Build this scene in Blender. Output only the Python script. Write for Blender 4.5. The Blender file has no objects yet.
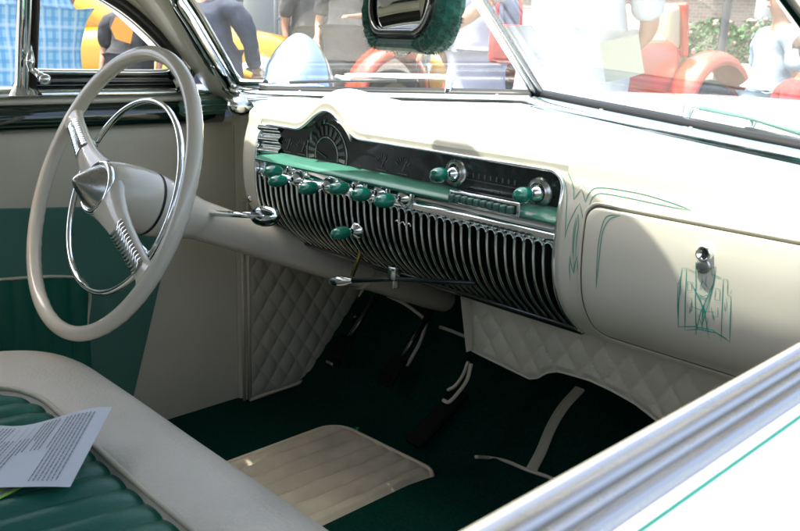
import bpy, bmesh, math, random
import numpy as np
from mathutils import Vector, Matrix

random.seed(7)
rng = np.random.default_rng(7)
scene = bpy.context.scene
COL = scene.collection

# ------------------------------------------------------------------ camera
CAM_LOC = Vector((0.8121, -0.8130, 0.8033))
YAW, PITCH, ROLL = 0.7942, 0.2647, 0.0370
F_PX, PX_W, PX_H = 828.9, 800.0, 531.0
_f = Vector((-math.sin(YAW)*math.cos(PITCH), math.cos(YAW)*math.cos(PITCH), -math.sin(PITCH)))
_r = _f.cross(Vector((0, 0, 1))).normalized()
_u = _r.cross(_f)
CR = _r*math.cos(ROLL) + _u*math.sin(ROLL)
CU = -_r*math.sin(ROLL) + _u*math.cos(ROLL)
cam_data = bpy.data.cameras.new('camera')
cam = bpy.data.objects.new('camera', cam_data)
COL.objects.link(cam)
cam.matrix_world = Matrix(((CR.x, CU.x, -_f.x, CAM_LOC.x), (CR.y, CU.y, -_f.y, CAM_LOC.y),
                           (CR.z, CU.z, -_f.z, CAM_LOC.z), (0, 0, 0, 1)))
cam_data.sensor_width = 36.0
cam_data.lens = 36.0*F_PX/PX_W
cam_data.clip_start = 0.02
cam_data.clip_end = 500.0
cam_data.dof.use_dof = True
cam_data.dof.focus_distance = 1.35
cam_data.dof.aperture_fstop = 14.0
scene.camera = cam

# ------------------------------------------------------------------ light
SUN_DIR = Vector((-0.22, -0.25, 1.0)).normalized()       # towards the sun
SUN_EL = math.asin(SUN_DIR.z)
SUN_AZ = math.atan2(SUN_DIR.x, SUN_DIR.y)
world = bpy.data.worlds.new('World')
scene.world = world
world.use_nodes = True
wn = world.node_tree
sky = wn.nodes.new('ShaderNodeTexSky')
sky.sky_type = 'NISHITA'
sky.sun_disc = False
sky.sun_elevation = SUN_EL
sky.sun_rotation = SUN_AZ
sky.dust_density = 6.0
sky.ozone_density = 0.2
sky.air_density = 0.8
wn.links.new(sky.outputs[0], wn.nodes['Background'].inputs[0])
wn.nodes['Background'].inputs[1].default_value = 0.15
sun_data = bpy.data.lights.new('sun', 'SUN')
sun_data.energy = 2.4
sun_data.angle = math.radians(0.53)
sun_data.color = (1.0, 0.95, 0.86)
sun = bpy.data.objects.new('sun', sun_data)
COL.objects.link(sun)
sun.rotation_euler = (-SUN_DIR).to_track_quat('-Z', 'Y').to_euler()
vs = scene.view_settings
vs.view_transform = 'Standard'
vs.look = 'None'
vs.gamma = 1.0
vs.use_curve_mapping = False
vs.exposure = 2.28

# ------------------------------------------------------------------ helpers
def ray(px, py):
    return (_f + CR*((px-PX_W/2)/F_PX) + CU*((PX_H/2-py)/F_PX))

def hit(px, py, p0, n):
    """the point of a real plane (through p0, normal n) that a picture point shows"""
    d = ray(px, py); n = Vector(n)
    return CAM_LOC + d*((Vector(p0)-CAM_LOC).dot(n)/d.dot(n))

def on(px, py, ax, val):
    i = 'xyz'.index(ax); d = ray(px, py)
    return CAM_LOC + d*((val-CAM_LOC[i])/d[i])

def far(px, py, dist):
    return CAM_LOC + ray(px, py)*dist

MATS = {}
def mat(name, color, rough=0.5, metal=0.0, coat=0.0, var=0.0, vscale=20.0, bump=0.0, bscale=60.0,
        spec=0.5, trans=0.0, ior=1.45, sheen=0.0, emit=None, rough_var=0.0):
    m = bpy.data.materials.new(name); m.use_nodes = True
    nt = m.node_tree; b = nt.nodes['Principled BSDF']
    b.inputs['Base Color'].default_value = (*color, 1)
    b.inputs['Roughness'].default_value = rough
    b.inputs['Metallic'].default_value = metal
    b.inputs['Coat Weight'].default_value = coat
    b.inputs['Coat Roughness'].default_value = 0.06
    b.inputs['Specular IOR Level'].default_value = spec
    b.inputs['Sheen Weight'].default_value = sheen
    b.inputs['Transmission Weight'].default_value = trans
    b.inputs['IOR'].default_value = ior
    tc = nt.nodes.new('ShaderNodeTexCoord')
    if var > 0 or rough_var > 0:
        n = nt.nodes.new('ShaderNodeTexNoise'); n.inputs['Scale'].default_value = vscale
        n.inputs['Detail'].default_value = 6
        nt.links.new(tc.outputs['Object'], n.inputs['Vector'])
        if var > 0:
            r = nt.nodes.new('ShaderNodeValToRGB')
            r.color_ramp.elements[0].position = 0.3; r.color_ramp.elements[1].position = 0.7
            r.color_ramp.elements[0].color = (*[c*(1-var) for c in color], 1)
            r.color_ramp.elements[1].color = (*[min(1, c*(1+var)) for c in color], 1)
            nt.links.new(n.outputs['Fac'], r.inputs['Fac'])
            nt.links.new(r.outputs['Color'], b.inputs['Base Color'])
        if rough_var > 0:
            mr = nt.nodes.new('ShaderNodeMapRange')
            mr.inputs['To Min'].default_value = max(0.01, rough-rough_var)
            mr.inputs['To Max'].default_value = rough+rough_var
            nt.links.new(n.outputs['Fac'], mr.inputs['Value'])
            nt.links.new(mr.outputs['Result'], b.inputs['Roughness'])
    if bump > 0:
        n2 = nt.nodes.new('ShaderNodeTexNoise'); n2.inputs['Scale'].default_value = bscale
        n2.inputs['Detail'].default_value = 4
        nt.links.new(tc.outputs['Object'], n2.inputs['Vector'])
        bp = nt.nodes.new('ShaderNodeBump'); bp.inputs['Strength'].default_value = bump
        bp.inputs['Distance'].default_value = 0.01
        nt.links.new(n2.outputs['Fac'], bp.inputs['Height'])
        nt.links.new(bp.outputs['Normal'], b.inputs['Normal'])
    if emit:
        b.inputs['Emission Color'].default_value = (*emit[0], 1)
        b.inputs['Emission Strength'].default_value = emit[1]
    MATS[name] = m
    return m

CREAM = mat('cream_paint', (0.58, 0.56, 0.46), 0.32, coat=0.35, var=0.03, vscale=4, rough_var=0.05)
CREAM_DASH = mat('cream_dash_paint', (0.60, 0.58, 0.485), 0.34, coat=0.5, var=0.03, vscale=5, rough_var=0.06)
IVORY = mat('ivory_plastic', (0.64, 0.60, 0.49), 0.22, coat=0.5, var=0.05, vscale=9)
CREAM_VINYL = mat('cream_vinyl', (0.58, 0.55, 0.46), 0.42, var=0.07, vscale=9, bump=0.22, bscale=210, rough_var=0.10)
CREAM_DOOR = mat('cream_door_vinyl', (0.56, 0.53, 0.42), 0.5, var=0.06, vscale=5, bump=0.15, bscale=380)
QUILT = mat('quilted_vinyl', (0.48, 0.46, 0.365), 0.48, var=0.10, vscale=9, bump=0.15, bscale=300)
BINDING = mat('cream_binding', (0.52, 0.49, 0.38), 0.5, var=0.06, bump=0.1, bscale=500)
GREEN_VINYL = mat('green_vinyl', (0.010, 0.115, 0.075), 0.36, var=0.12, vscale=6, bump=0.10, bscale=350, rough_var=0.06)
GREEN_PANEL = mat('green_panel_vinyl', (0.065, 0.185, 0.142), 0.42, var=0.10, vscale=6, bump=0.12, bscale=350)
GREEN_DARK = mat('dark_green_gloss', (0.004, 0.020, 0.014), 0.06, coat=1.0)
GREEN_LIP = mat('mint_enamel', (0.05, 0.17, 0.125), 0.22, coat=0.25, var=0.10, vscale=10)
KNOB = mat('green_pearl_knob', (0.004, 0.145, 0.088), 0.10, coat=1.0, var=0.35, vscale=60)
CARPET = mat('dark_green_carpet', (0.006, 0.064, 0.045), 0.95, var=0.25, vscale=200, bump=0.9, bscale=900, spec=0.03)
CARPET_TOE = mat('toe_carpet', (0.005, 0.030, 0.024), 0.95, var=0.45, vscale=140, bump=0.9, bscale=900, spec=0.1)
MAT_VINYL = mat('mat_vinyl', (0.66, 0.60, 0.46), 0.55, var=0.12, vscale=14, bump=0.4, bscale=30)
CHROME = mat('chrome', (0.84, 0.88, 0.88), 0.05, metal=1.0, rough_var=0.03, vscale=15)
CHROME_OLD = mat('worn_chrome', (0.66, 0.70, 0.69), 0.14, metal=1.0, rough_var=0.08, vscale=25, bump=0.05, bscale=90)
STEEL = mat('brushed_steel', (0.50, 0.50, 0.47), 0.28, metal=1.0, rough_var=0.08, vscale=60)
PEDAL = mat('pedal_rubber', (0.006, 0.007, 0.007), 0.7, spec=0.15)
FIN = mat('grille_fin_chrome', (0.80, 0.85, 0.83), 0.14, metal=1.0)
DARK_GREEN_METAL = mat('dark_green_backing', (0.004, 0.012, 0.010), 0.3)
BLACK = mat('black_rubber', (0.012, 0.013, 0.013), 0.42, bump=0.1, bscale=200)
RUBBER = mat('windshield_seal_rubber', (0.0035, 0.005, 0.005), 0.35, spec=0.25)
BLACK_GLOSS = mat('black_gloss', (0.008, 0.010, 0.010), 0.10, coat=0.6)
GAUGE_FACE = mat('gauge_face', (0.022, 0.025, 0.024), 0.22, coat=0.7, var=0.5, vscale=45)
GAUGE_MARK = mat('gauge_marking', (0.13, 0.13, 0.12), 0.6)
TEAL_LINE = mat('teal_pinstripe', (0.02, 0.25, 0.19), 0.4)
PAPER = mat('paper_white', (0.66, 0.72, 0.76), 0.7, var=0.02)
INK = mat('paper_ink', (0.18, 0.19, 0.21), 0.8)
FLYER = mat('lime_paper', (0.25, 0.52, 0.08), 0.7)
FUZZ = mat('green_fuzz', (0.012, 0.13, 0.09), 0.9, var=0.5, vscale=60, sheen=0.6)
WHITE_PAINT = mat('white_body_paint', (0.80, 0.82, 0.80), 0.18, coat=0.8)
AQUA = mat('aqua_stripe', (0.003, 0.085, 0.070), 0.3)
HEADLINER = mat('headliner', (0.44, 0.43, 0.42), 0.8, bump=0.1, bscale=300)
MIRROR = mat('mirror_silver', (0.86, 0.88, 0.88), 0.01, metal=1.0)
TRIM = mat('trim_stainless', (0.47, 0.45, 0.415), 0.16, metal=1.0, rough_var=0.05, vscale=30)
GARN = mat('garnish_chrome', (0.60, 0.66, 0.67), 0.07, metal=1.0, rough_var=0.04, vscale=15)
LAMP = mat('lamp_chrome', (0.46, 0.56, 0.62), 0.04, metal=1.0)
BRASS = mat('brass_rod', (0.45, 0.33, 0.12), 0.3, metal=1.0)
HOOD_PAINT = mat('hood_paint', (0.74, 0.80, 0.78), 0.16, coat=0.8)

def glass_mat(name, tint, haze, gloss):  # pale diffuse film in the mix stands in for veiling reflections
    m = bpy.data.materials.new(name); m.use_nodes = True
    nt = m.node_tree; nt.nodes.clear()
    out = nt.nodes.new('ShaderNodeOutputMaterial')
    tr = nt.nodes.new('ShaderNodeBsdfTransparent'); tr.inputs[0].default_value = (*tint, 1)
    gl = nt.nodes.new('ShaderNodeBsdfGlossy'); gl.inputs['Roughness'].default_value = 0.02
    df = nt.nodes.new('ShaderNodeBsdfDiffuse'); df.inputs[0].default_value = (0.8, 0.85, 0.82, 1)
    tl = nt.nodes.new('ShaderNodeBsdfTranslucent'); tl.inputs[0].default_value = (0.8, 0.85, 0.82, 1)
    ad = nt.nodes.new('ShaderNodeMixShader'); ad.inputs[0].default_value = 0.6
    nt.links.new(df.outputs[0], ad.inputs[1]); nt.links.new(tl.outputs[0], ad.inputs[2])
    tc = nt.nodes.new('ShaderNodeTexCoord'); nz = nt.nodes.new('ShaderNodeTexNoise')
    nz.inputs['Scale'].default_value = 5; nz.inputs['Detail'].default_value = 5
    nt.links.new(tc.outputs['Object'], nz.inputs['Vector'])
    mr = nt.nodes.new('ShaderNodeMapRange'); mr.inputs['From Min'].default_value = 0.3; mr.inputs['From Max'].default_value = 0.7
    mr.inputs['To Min'].default_value = haze*0.6; mr.inputs['To Max'].default_value = haze*1.4
    nt.links.new(nz.outputs['Fac'], mr.inputs['Value'])
    m1 = nt.nodes.new('ShaderNodeMixShader'); nt.links.new(mr.outputs['Result'], m1.inputs[0])
    nt.links.new(tr.outputs[0], m1.inputs[1]); nt.links.new(ad.outputs[0], m1.inputs[2])
    fr = nt.nodes.new('ShaderNodeFresnel'); fr.inputs['IOR'].default_value = 1.45
    mm = nt.nodes.new('ShaderNodeMath'); mm.operation = 'MULTIPLY'; mm.inputs[1].default_value = gloss
    nt.links.new(fr.outputs[0], mm.inputs[0])
    m2 = nt.nodes.new('ShaderNodeMixShader'); nt.links.new(mm.outputs[0], m2.inputs[0])
    nt.links.new(m1.outputs[0], m2.inputs[1]); nt.links.new(gl.outputs[0], m2.inputs[2])
    nt.links.new(m2.outputs[0], out.inputs[0])
    return m
WINDSHIELD = glass_mat('windshield_glass', (0.93, 0.98, 0.95), 0.035, 1.0)
SIDE_GLASS = glass_mat('side_glass', (0.95, 0.98, 0.97), 0.015, 0.6)

WORLD_OF = {}
def tag(o, label=None, cat=None, group=None, kind=None):
    if label: o['label'] = label
    if cat: o['category'] = cat
    if group: o['group'] = group
    if kind: o['kind'] = kind
    return o

def empty(name, loc, label, cat, group=None, rz=0.0):
    o = bpy.data.objects.new(name, None); COL.objects.link(o)
    o.location = loc; o.rotation_euler = (0, 0, rz)
    o.empty_display_size = 0.1
    WORLD_OF[o] = Matrix.Translation(Vector(loc)) @ Matrix.Rotation(rz, 4, 'Z')
    return tag(o, label, cat, group)

def link(name, me, material, parent=None, smooth=True, label=None, local=False):
    """one mesh object; vertices are world coordinates unless local"""
    o = bpy.data.objects.new(name, me); COL.objects.link(o)
    if material is not None and not me.materials: me.materials.append(material)
    if smooth and len(me.polygons): me.polygons.foreach_set('use_smooth', [True]*len(me.polygons))
    if parent is not None:
        o.parent = parent
        if not local and parent in WORLD_OF:
            o.matrix_parent_inverse = WORLD_OF[parent].inverted()
    if label: o['label'] = label
    return o

class MB:
    """collects shapes for ONE mesh"""
    def __init__(self): self.v = []; self.f = []; self.mi = []; self.cur = 0
    def add(self, V, Fs):
        n = len(self.v); self.v += [tuple(p) for p in V]
        self.f += [tuple(i+n for i in f) for f in Fs]; self.mi += [self.cur]*len(Fs)
        return self
    def grid(self, G, closed_u=False, closed_v=False):
        nu, nv = len(G), len(G[0]); V = [p for r in G for p in r]; Fs = []
        for i in range(nu if closed_u else nu-1):
            for j in range(nv if closed_v else nv-1):
                a = i*nv+j; b = i*nv+(j+1) % nv; c = ((i+1) % nu)*nv+(j+1) % nv; d = ((i+1) % nu)*nv+j
                Fs.append((a, b, c, d))
        return self.add(V, Fs)
    def tube(self, pts, r, n=10, closed=False, cap=True, flat=None):
        pts = [Vector(p) for p in pts]; N = len(pts); rs = r if hasattr(r, '__len__') else [r]*N
        G = []; prev = None
        for i, p in enumerate(pts):
            a = pts[(i-1) % N] if (closed or i > 0) else p; b = pts[(i+1) % N] if (closed or i < N-1) else p
            t = (b-a).normalized()
            if prev is None:
                s = Vector((0, 0, 1)) if abs(t.z) < 0.9 else Vector((1, 0, 0))
                e = (s - t*s.dot(t)).normalized()
            else:
                e = (prev - t*prev.dot(t)).normalized()
            prev = e; g = t.cross(e)
            G.append([p + e*(rs[i]*math.cos(k*2*math.pi/n)) + g*(rs[i]*math.sin(k*2*math.pi/n)) for k in range(n)])
        base = len(self.v); self.grid(G, closed_u=closed, closed_v=True)
        if cap and not closed:
            self.f.append(tuple(base+k for k in range(n))[::-1]); self.mi.append(self.cur)
            self.f.append(tuple(base+(N-1)*n+k for k in range(n))); self.mi.append(self.cur)
        return self
    def lathe(self, o, axis, prof, n=32, phase=0.0, sx=1.0):
        o = Vector(o); a = Vector(axis).normalized()
        s = Vector((0, 0, 1)) if abs(a.z) < 0.9 else Vector((1, 0, 0))
        e = (s - a*s.dot(a)).normalized(); g = a.cross(e)
        G = [[o + a*h + e*(max(r, 1e-5)*math.cos(phase+k*2*math.pi/n)) + g*(max(r, 1e-5)*sx*math.sin(phase+k*2*math.pi/n)) for k in range(n)] for h, r in prof]
        return self.grid(G, closed_v=True)
    def box(self, c, s, M=None):
        c = Vector(c); V = []
        for x in (-1, 1):
            for y in (-1, 1):
                for z in (-1, 1):
                    q = Vector((x*s[0]/2, y*s[1]/2, z*s[2]/2)); V.append(c + (M @ q if M else q))
        return self.add(V, [(0, 1, 3, 2), (4, 6, 7, 5), (0, 4, 5, 1), (2, 3, 7, 6), (0, 2, 6, 4), (1, 5, 7, 3)])
    def rbox(self, c, s, r, M=None, n=3):
        bm = bmesh.new(); bmesh.ops.create_cube(bm, size=1.0)
        for v in bm.verts: v.co = Vector((v.co.x*s[0], v.co.y*s[1], v.co.z*s[2]))
        bmesh.ops.bevel(bm, geom=bm.edges[:], offset=r, segments=n, affect='EDGES', profile=0.5)
        bm.verts.index_update()
        V = [Vector(c) + (M @ v.co if M else v.co) for v in bm.verts]
        self.add(V, [tuple(v.index for v in f.verts) for f in bm.faces]); bm.free()
        return self
    def prism(self, poly, d):
        """poly: 3D outline, extruded by vector d"""
        d = Vector(d); n = len(poly); V = [Vector(p) for p in poly] + [Vector(p)+d for p in poly]
        Fs = [tuple(range(n))[::-1], tuple(range(n, 2*n))] + [(i, (i+1) % n, n+(i+1) % n, n+i) for i in range(n)]
        return self.add(V, Fs)
    def build(self, name, material, parent=None, smooth=True, label=None, local=False, sharp=None, mats=None):
        me = bpy.data.meshes.new(name); me.from_pydata(self.v, [], self.f)
        for m in (mats or [material]): me.materials.append(m)
        if mats: me.polygons.foreach_set('material_index', self.mi)
        bm = bmesh.new(); bm.from_mesh(me)
        bmesh.ops.remove_doubles(bm, verts=bm.verts, dist=1e-6)
        bmesh.ops.recalc_face_normals(bm, faces=bm.faces)
        if sharp is not None:
            for e in bm.edges:
                if len(e.link_faces) == 2 and e.calc_face_angle(0) > math.radians(sharp): e.smooth = False
        bm.to_mesh(me); bm.free(); me.update()
        return link(name, me, None, parent, smooth, label, local)

def smooth_path(pts, n=8, closed=False):
    P = [np.array(p, float) for p in pts]; N = len(P); out = []
    rngi = range(N if closed else N-1)
    for i in rngi:
        p0 = P[(i-1) % N] if closed or i > 0 else P[0]*2-P[1]
        p1 = P[i]; p2 = P[(i+1) % N]
        p3 = P[(i+2) % N] if closed or i+2 < N else P[-1]*2-P[-2]
        for k in range(n):
            t = k/n
            out.append(0.5*((2*p1)+(-p0+p2)*t+(2*p0-5*p1+4*p2-p3)*t*t+(-p0+3*p1-3*p2+p3)*t**3))
    if not closed: out.append(P[-1])
    return [Vector(p) if len(p) == 3 else tuple(p) for p in out]

def sweep(mb, path, A, B, prof, closed=False, closed_prof=False):
    """profile (a,b) carried along path; A, B = frame vectors per point"""
    G = [[Vector(p)+Vector(a)*q[0]+Vector(b)*q[1] for q in prof] for p, a, b in zip(path, A, B)]
    return mb.grid(G, closed_u=closed, closed_v=closed_prof)

def extrude_prof(mb, prof, ax, a, b, n=2, closed=True, caps=True):
    """2-D profile (in the other two axes) extruded straight from a to b along ax"""
    G = []
    for i in range(n):
        t = a+(b-a)*i/(n-1)
        if ax == 'x': G.append([Vector((t, q[0], q[1])) for q in prof])
        elif ax == 'y': G.append([Vector((q[0], t, q[1])) for q in prof])
        else: G.append([Vector((q[0], q[1], t)) for q in prof])
    base = len(mb.v); mb.grid(G, closed_v=closed)
    if caps and closed:
        m = len(prof)
        mb.f.append(tuple(range(base, base+m))); mb.mi.append(mb.cur)
        mb.f.append(tuple(range(base+(n-1)*m, base+n*m))); mb.mi.append(mb.cur)
    return mb

def half_round(w, h, n=8, x0=0.0, z0=0.0):
    return [(x0+w*0.5*(1-math.cos(math.pi*k/n)), z0+h*math.sin(math.pi*k/n)) for k in range(n+1)]

def lerp(a, b, t): return a+(b-a)*t
def interp(x, xs, ys): return float(np.interp(x, xs, ys))
def sm(t):
    t = min(1, max(0, t)); return t*t*(3-2*t)
# ------------------------------------------------------------------ the place: ground
GZ = -0.32
ASPHALT = mat('asphalt', (0.085, 0.09, 0.085), 0.9, var=0.25, vscale=3, bump=0.3, bscale=40)
g = MB().grid([[(-120, -120, GZ), (-120, 120, GZ)], [(120, -120, GZ), (120, 120, GZ)]]).build('ground', ASPHALT, smooth=False)
tag(g, 'grey asphalt of the car show lot', 'ground', kind='structure')

# ------------------------------------------------------------------ THE CAR
car = empty('custom_car', (0, 0, GZ), 'cream and green vintage custom car seen from its passenger window into the cabin', 'car')

# windshield geometry (two flat panes meeting in a V)
CB = Vector((0, .283, .728)); CT = Vector((0, -.117, 1.07))
def side(p, s): return Vector((p.x*s, p.y, p.z))
LB = Vector((.60, .10, .70)); LT = Vector((.44, -.185, 1.0))
def base_pt(x):                      # windshield base line
    t = abs(x)/.60
    return Vector((x, CB.y+(LB.y-CB.y)*t - .010*math.sin(math.pi*min(1, t))*0, CB.z+(LB.z-CB.z)*t))

# ---- dashboard
FZ = [.440, .455, .480, .510, .540, .570, .600, .630, .660, .72]
FY = [.085, .062, .033, .012, .003, .000, .000, .004, .013, .03]
def _hermite(x, xs, ys):
    if x <= xs[0]: return ys[0]
    if x >= xs[-1]: return ys[-1]
    i = max(k for k in range(len(xs)-1) if xs[k] <= x)
    def sl(k):
        if k == 0: return (ys[1]-ys[0])/(xs[1]-xs[0])
        if k == len(xs)-1: return (ys[-1]-ys[-2])/(xs[-1]-xs[-2])
        return (ys[k+1]-ys[k-1])/(xs[k+1]-xs[k-1])
    h = xs[i+1]-xs[i]; t = (x-xs[i])/h
    return ((2*t**3-3*t*t+1)*ys[i]+(t**3-2*t*t+t)*h*sl(i)+(-2*t**3+3*t*t)*ys[i+1]+(t**3-t*t)*h*sl(i+1))
def face_y(z): return _hermite(z, FZ, FY)
XL, XR, ZT = -.378, .250, .659
def garn(x):                          # where the dash top meets the windshield garnish
    b = base_pt(x); s = 1 if x >= 0 else -1
    return Vector((x, b.y-.060, b.z-.0150))
def yoff(x):
    o = 14*max(0, -x-.405)**2 + 4*max(0, x-.52)**2
    return min(o, max(0, garn(x).y-.022))
def hump(x):
    d = (x+.204)/.080
    return .038*(math.cos(math.pi*d/2)**2 if abs(d) < 1 else 0)
def z_open(x):
    r = .026
    if x < XL or x > XR: return .440
    zt = ZT+hump(x)*.93
    d = min(x-XL, XR-x)
    if d < r: return zt-r+math.sqrt(max(0, r*r-(r-d)**2))
    return zt
def face_pt(x, z): return Vector((x, face_y(z)+yoff(x), z))
def face_hit(px, py, lift=0.0):
    y = 0.0
    for _ in range(14):
        p = on(px, py, 'y', y); y = face_pt(p.x, p.z).y
    p = on(px, py, 'y', y)
    return p+Vector((0, -lift, lift*.08))
xs = sorted(set([round(v, 5) for v in np.linspace(-.455, .68, 95)] +
                [XL-.0007, XL, XR, XR+.0007] + [XL+.026*(1-math.cos(a)) for a in np.linspace(0.15, 1.57, 9)] +
                [XR-.026*(1-math.cos(a)) for a in np.linspace(0.15, 1.57, 9)]))
G = []
for x in xs:
    h = hump(x); gp = garn(x); yo = yoff(x); sag = .0
    ze = z_open(x)
    yb = max(.030+yo, 0)
    zb = min(.6945, gp.z-.001)
    ctrl = [(gp.y+.012, gp.z-.008), (gp.y, gp.z), (lerp(gp.y, yb+.03, .5), lerp(gp.z, zb+.003, .5)+h*.45), (min(gp.y-.006, yb+.035), zb+h*.86),
            (min(gp.y-.010, yb+.006), min(.6885, zb-.004)+h*.97), (face_y(.66)+yo+.004, min(.6765, zb-.011)+h), (face_y(.66)+yo, .668+h)]
    top = smooth_path([Vector((0, a, b)) for a, b in ctrl], 5)
    row = [Vector((x, p.y, p.z)) for p in top]
    for k in range(1, 25):
        z = lerp(.668+h, ze, k/24)
        row.append(Vector((x, (face_y(min(z, .66)) if z > .66 else face_y(z))+yo, z)))
    G.append(row)
dm = MB().grid(G)
dm.grid([G[0], [p+Vector((-.004, .03, -.002)) for p in G[0]], [p+Vector((-.006, .25, -.004)) for p in G[0]]])
dash = dm.build('dashboard', CREAM_DASH, car)
dash.data.materials.append(CREAM_DASH)
# bottom return of the dash
m = MB()
for a, b in ((-.455, XL), (XR, .68)):
    m = MB(); m.grid([[face_pt(x, .440), face_pt(x, .440)+Vector((0, .05, .012))] for x in np.linspace(a, b, 30)])
    m.build('dash_lower_flange', CREAM_DASH, dash)
# opening trim and liner
E = [Vector((XL, face_y(z)+.0, z)) for z in np.linspace(.445, ZT-.026, 24)]
for x in [XL+.026*(1-math.cos(a)) for a in np.linspace(0.12, 1.57, 9)] + list(np.linspace(XL+.03, XR-.03, 70)) + [XR-.026*(1-math.cos(a)) for a in np.linspace(1.57, 0.12, 9)]:
    z = z_open(x); E.append(Vector((x, face_y(min(z, .66)), z)))
E += [Vector((XR, face_y(z), z)) for z in np.linspace(ZT-.026, .445, 24)]
MB().tube([p+Vector((0, -.0005, 0)) for p in E], .0022, 8).build('opening_trim', CHROME, dash)
MB().grid([[p, p+Vector((0, .012, 0)), p+Vector((0, .060, 0))] for p in E]).build('opening_liner', CHROME_OLD, dash)

# instrument face, gauges
IY = .023
poly = [Vector((XL+.040, IY, .612)), Vector((XR-.004, IY, .612)), Vector((XR-.004, IY, ZT+.004))]
for x in np.linspace(XR-.03, XL+.040, 60): poly.append(Vector((x, IY, ZT+.006+hump(x))))
panel = MB().prism(poly, (0, .004, 0)).build('instrument_panel', GAUGE_FACE, car, smooth=False)
# chrome end block on the left of the panel (scalloped)
m = MB()
m.grid([[Vector((XL+.002+.040*u, .006+.014*u+.004*math.sin(v*19), .600+.058*v)) for v in np.linspace(0, 1, 24)] for u in np.linspace(0, 1, 8)])
m.build('end_reflector', CHROME_OLD, panel)
SPX, SPZ, SR = -.214, .624, .050
m = MB()
for k in range(13):
    a = math.radians(188-k*16.3); c, s = math.cos(a), math.sin(a)
    r0, r1, w = SR-.019, SR-.004, .0032
    P = [(r0, -w*.8), (r0, w*.8), (r1, w), (r1, -w)]
    m.add([Vector((SPX+c*r-s*t, IY-.0012, SPZ+s*r+c*t)) for r, t in P], [(0, 1, 2, 3)])
m.build('speedometer_scale', GAUGE_MARK, panel, smooth=False)
m = MB(); ang = np.linspace(math.radians(196), math.radians(-16), 40)
m.tube([Vector((SPX+SR*math.cos(a), IY-.001, SPZ+SR*math.sin(a))) for a in ang], .0010, 6)
m.tube([Vector((SPX+(SR-.022)*math.cos(a), IY-.001, SPZ+(SR-.022)*math.sin(a))) for a in ang], .0009, 6)
m.build('speedometer_ring', STEEL, panel)
MB().tube([(SPX, IY-.002, SPZ-.004), (SPX-.030, IY-.002, SPZ+.006)], [.0012, .0005], 6).build('speedometer_needle', GAUGE_MARK, panel)
# brow hood over the speedometer
m = MB()
m.grid([[Vector((SPX+.026+(SR+.004+.004*t)*math.cos(a)*1.04, .006+t*.028, SPZ+.004+(SR+.006-.002*t)*math.sin(a))) for t in np.linspace(0, 1, 5)] for a in np.linspace(math.radians(162), math.radians(28), 30)])
m.build('speedometer_brow', CHROME_OLD, panel)
for gx in (-.318, -.278, -.085, -.040):
    m = MB()
    for k in range(7):
        a = math.radians(145-k*18); c, s = math.cos(a), math.sin(a)
        m.add([Vector((gx+c*r-s*t, IY-.0012, .623+s*r+c*t)) for r, t in ((.012, -.0006), (.012, .0006), (.018, .0006), (.018, -.0006))], [(0, 1, 2, 3)])
    m.add([Vector((gx+x, IY-.0014, .623+z)) for x, z in ((-.001, -.002), (.001, -.002), (.010, .017), (.009, .018))], [(0, 1, 2, 3)])
    m.add([Vector((gx+x, IY-.0014, .6165+z)) for x, z in ((-.010, 0), (.010, 0), (.010, .0015), (-.010, .0015))], [(0, 1, 2, 3)])
    m.build('gauge_scale', GAUGE_MARK, panel, smooth=False)
m = MB()
for k in range(9):
    m.box((.085+k*.010, IY-.001, .634), (.0016, .001, .006))
m.box((.125, IY-.001, .6275), (.09, .001, .0008))
m.build('radio_dial_scale', GAUGE_MARK, panel, smooth=False)
def knob(px, py, yface, stick=.040, r=.0102, length=.038, bez=.0130, parent=None, droop=0):
    """a pearl knob; px,py is the middle of the green oval"""
    c = on(px, py, 'y', yface-stick)
    base = Vector((c.x, yface, c.z))
    k = MB().lathe(c, (0, -1, 0), [(length*(-.5+t), r*math.sqrt(max(0, 1-(2*t-1)**2))**.85) for t in np.linspace(0, 1, 17)], 24).build('knob', KNOB, parent)
    MB().tube([base, c], .0026, 10).build('stem', CHROME, k)
    MB().lathe(base, (0, -1, 0), [(0, bez), (.003, bez), (.006, bez*.85), (.010, bez*.55), (.012, .004)], 24).build('bezel', CHROME, k)
    return k

# lip under the dials, chrome knob rail
prof = [(.024, .6135), (.014, .6105), (.000, .6035), (-.003, .6000), (-.002, .5968), (.004, .596), (.024, .600)]
lip_m = MB(); extrude_prof(lip_m, prof, 'x', XL+.0015, XR-.0015)
lip = lip_m.build('instrument_lip', GREEN_LIP, car, sharp=35)
prof = [(.006, .5958), (.0075, .592), (.0085, .586), (.0075, .580), (.003, .5755), (.004, .574), (.03, .574), (.03, .5958)]
rail_m = MB(); extrude_prof(rail_m, prof, 'x', XL+.0015, XR-.0015)
rail = rail_m.build('knob_rail', CHROME, car, sharp=50)
for px, py in ((273, 171.5), (278, 181), (308.5, 188.3), (339, 188.3), (361, 194.5), (384.7, 200.6)):
    knob(px, py, .008, parent=car)
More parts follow.
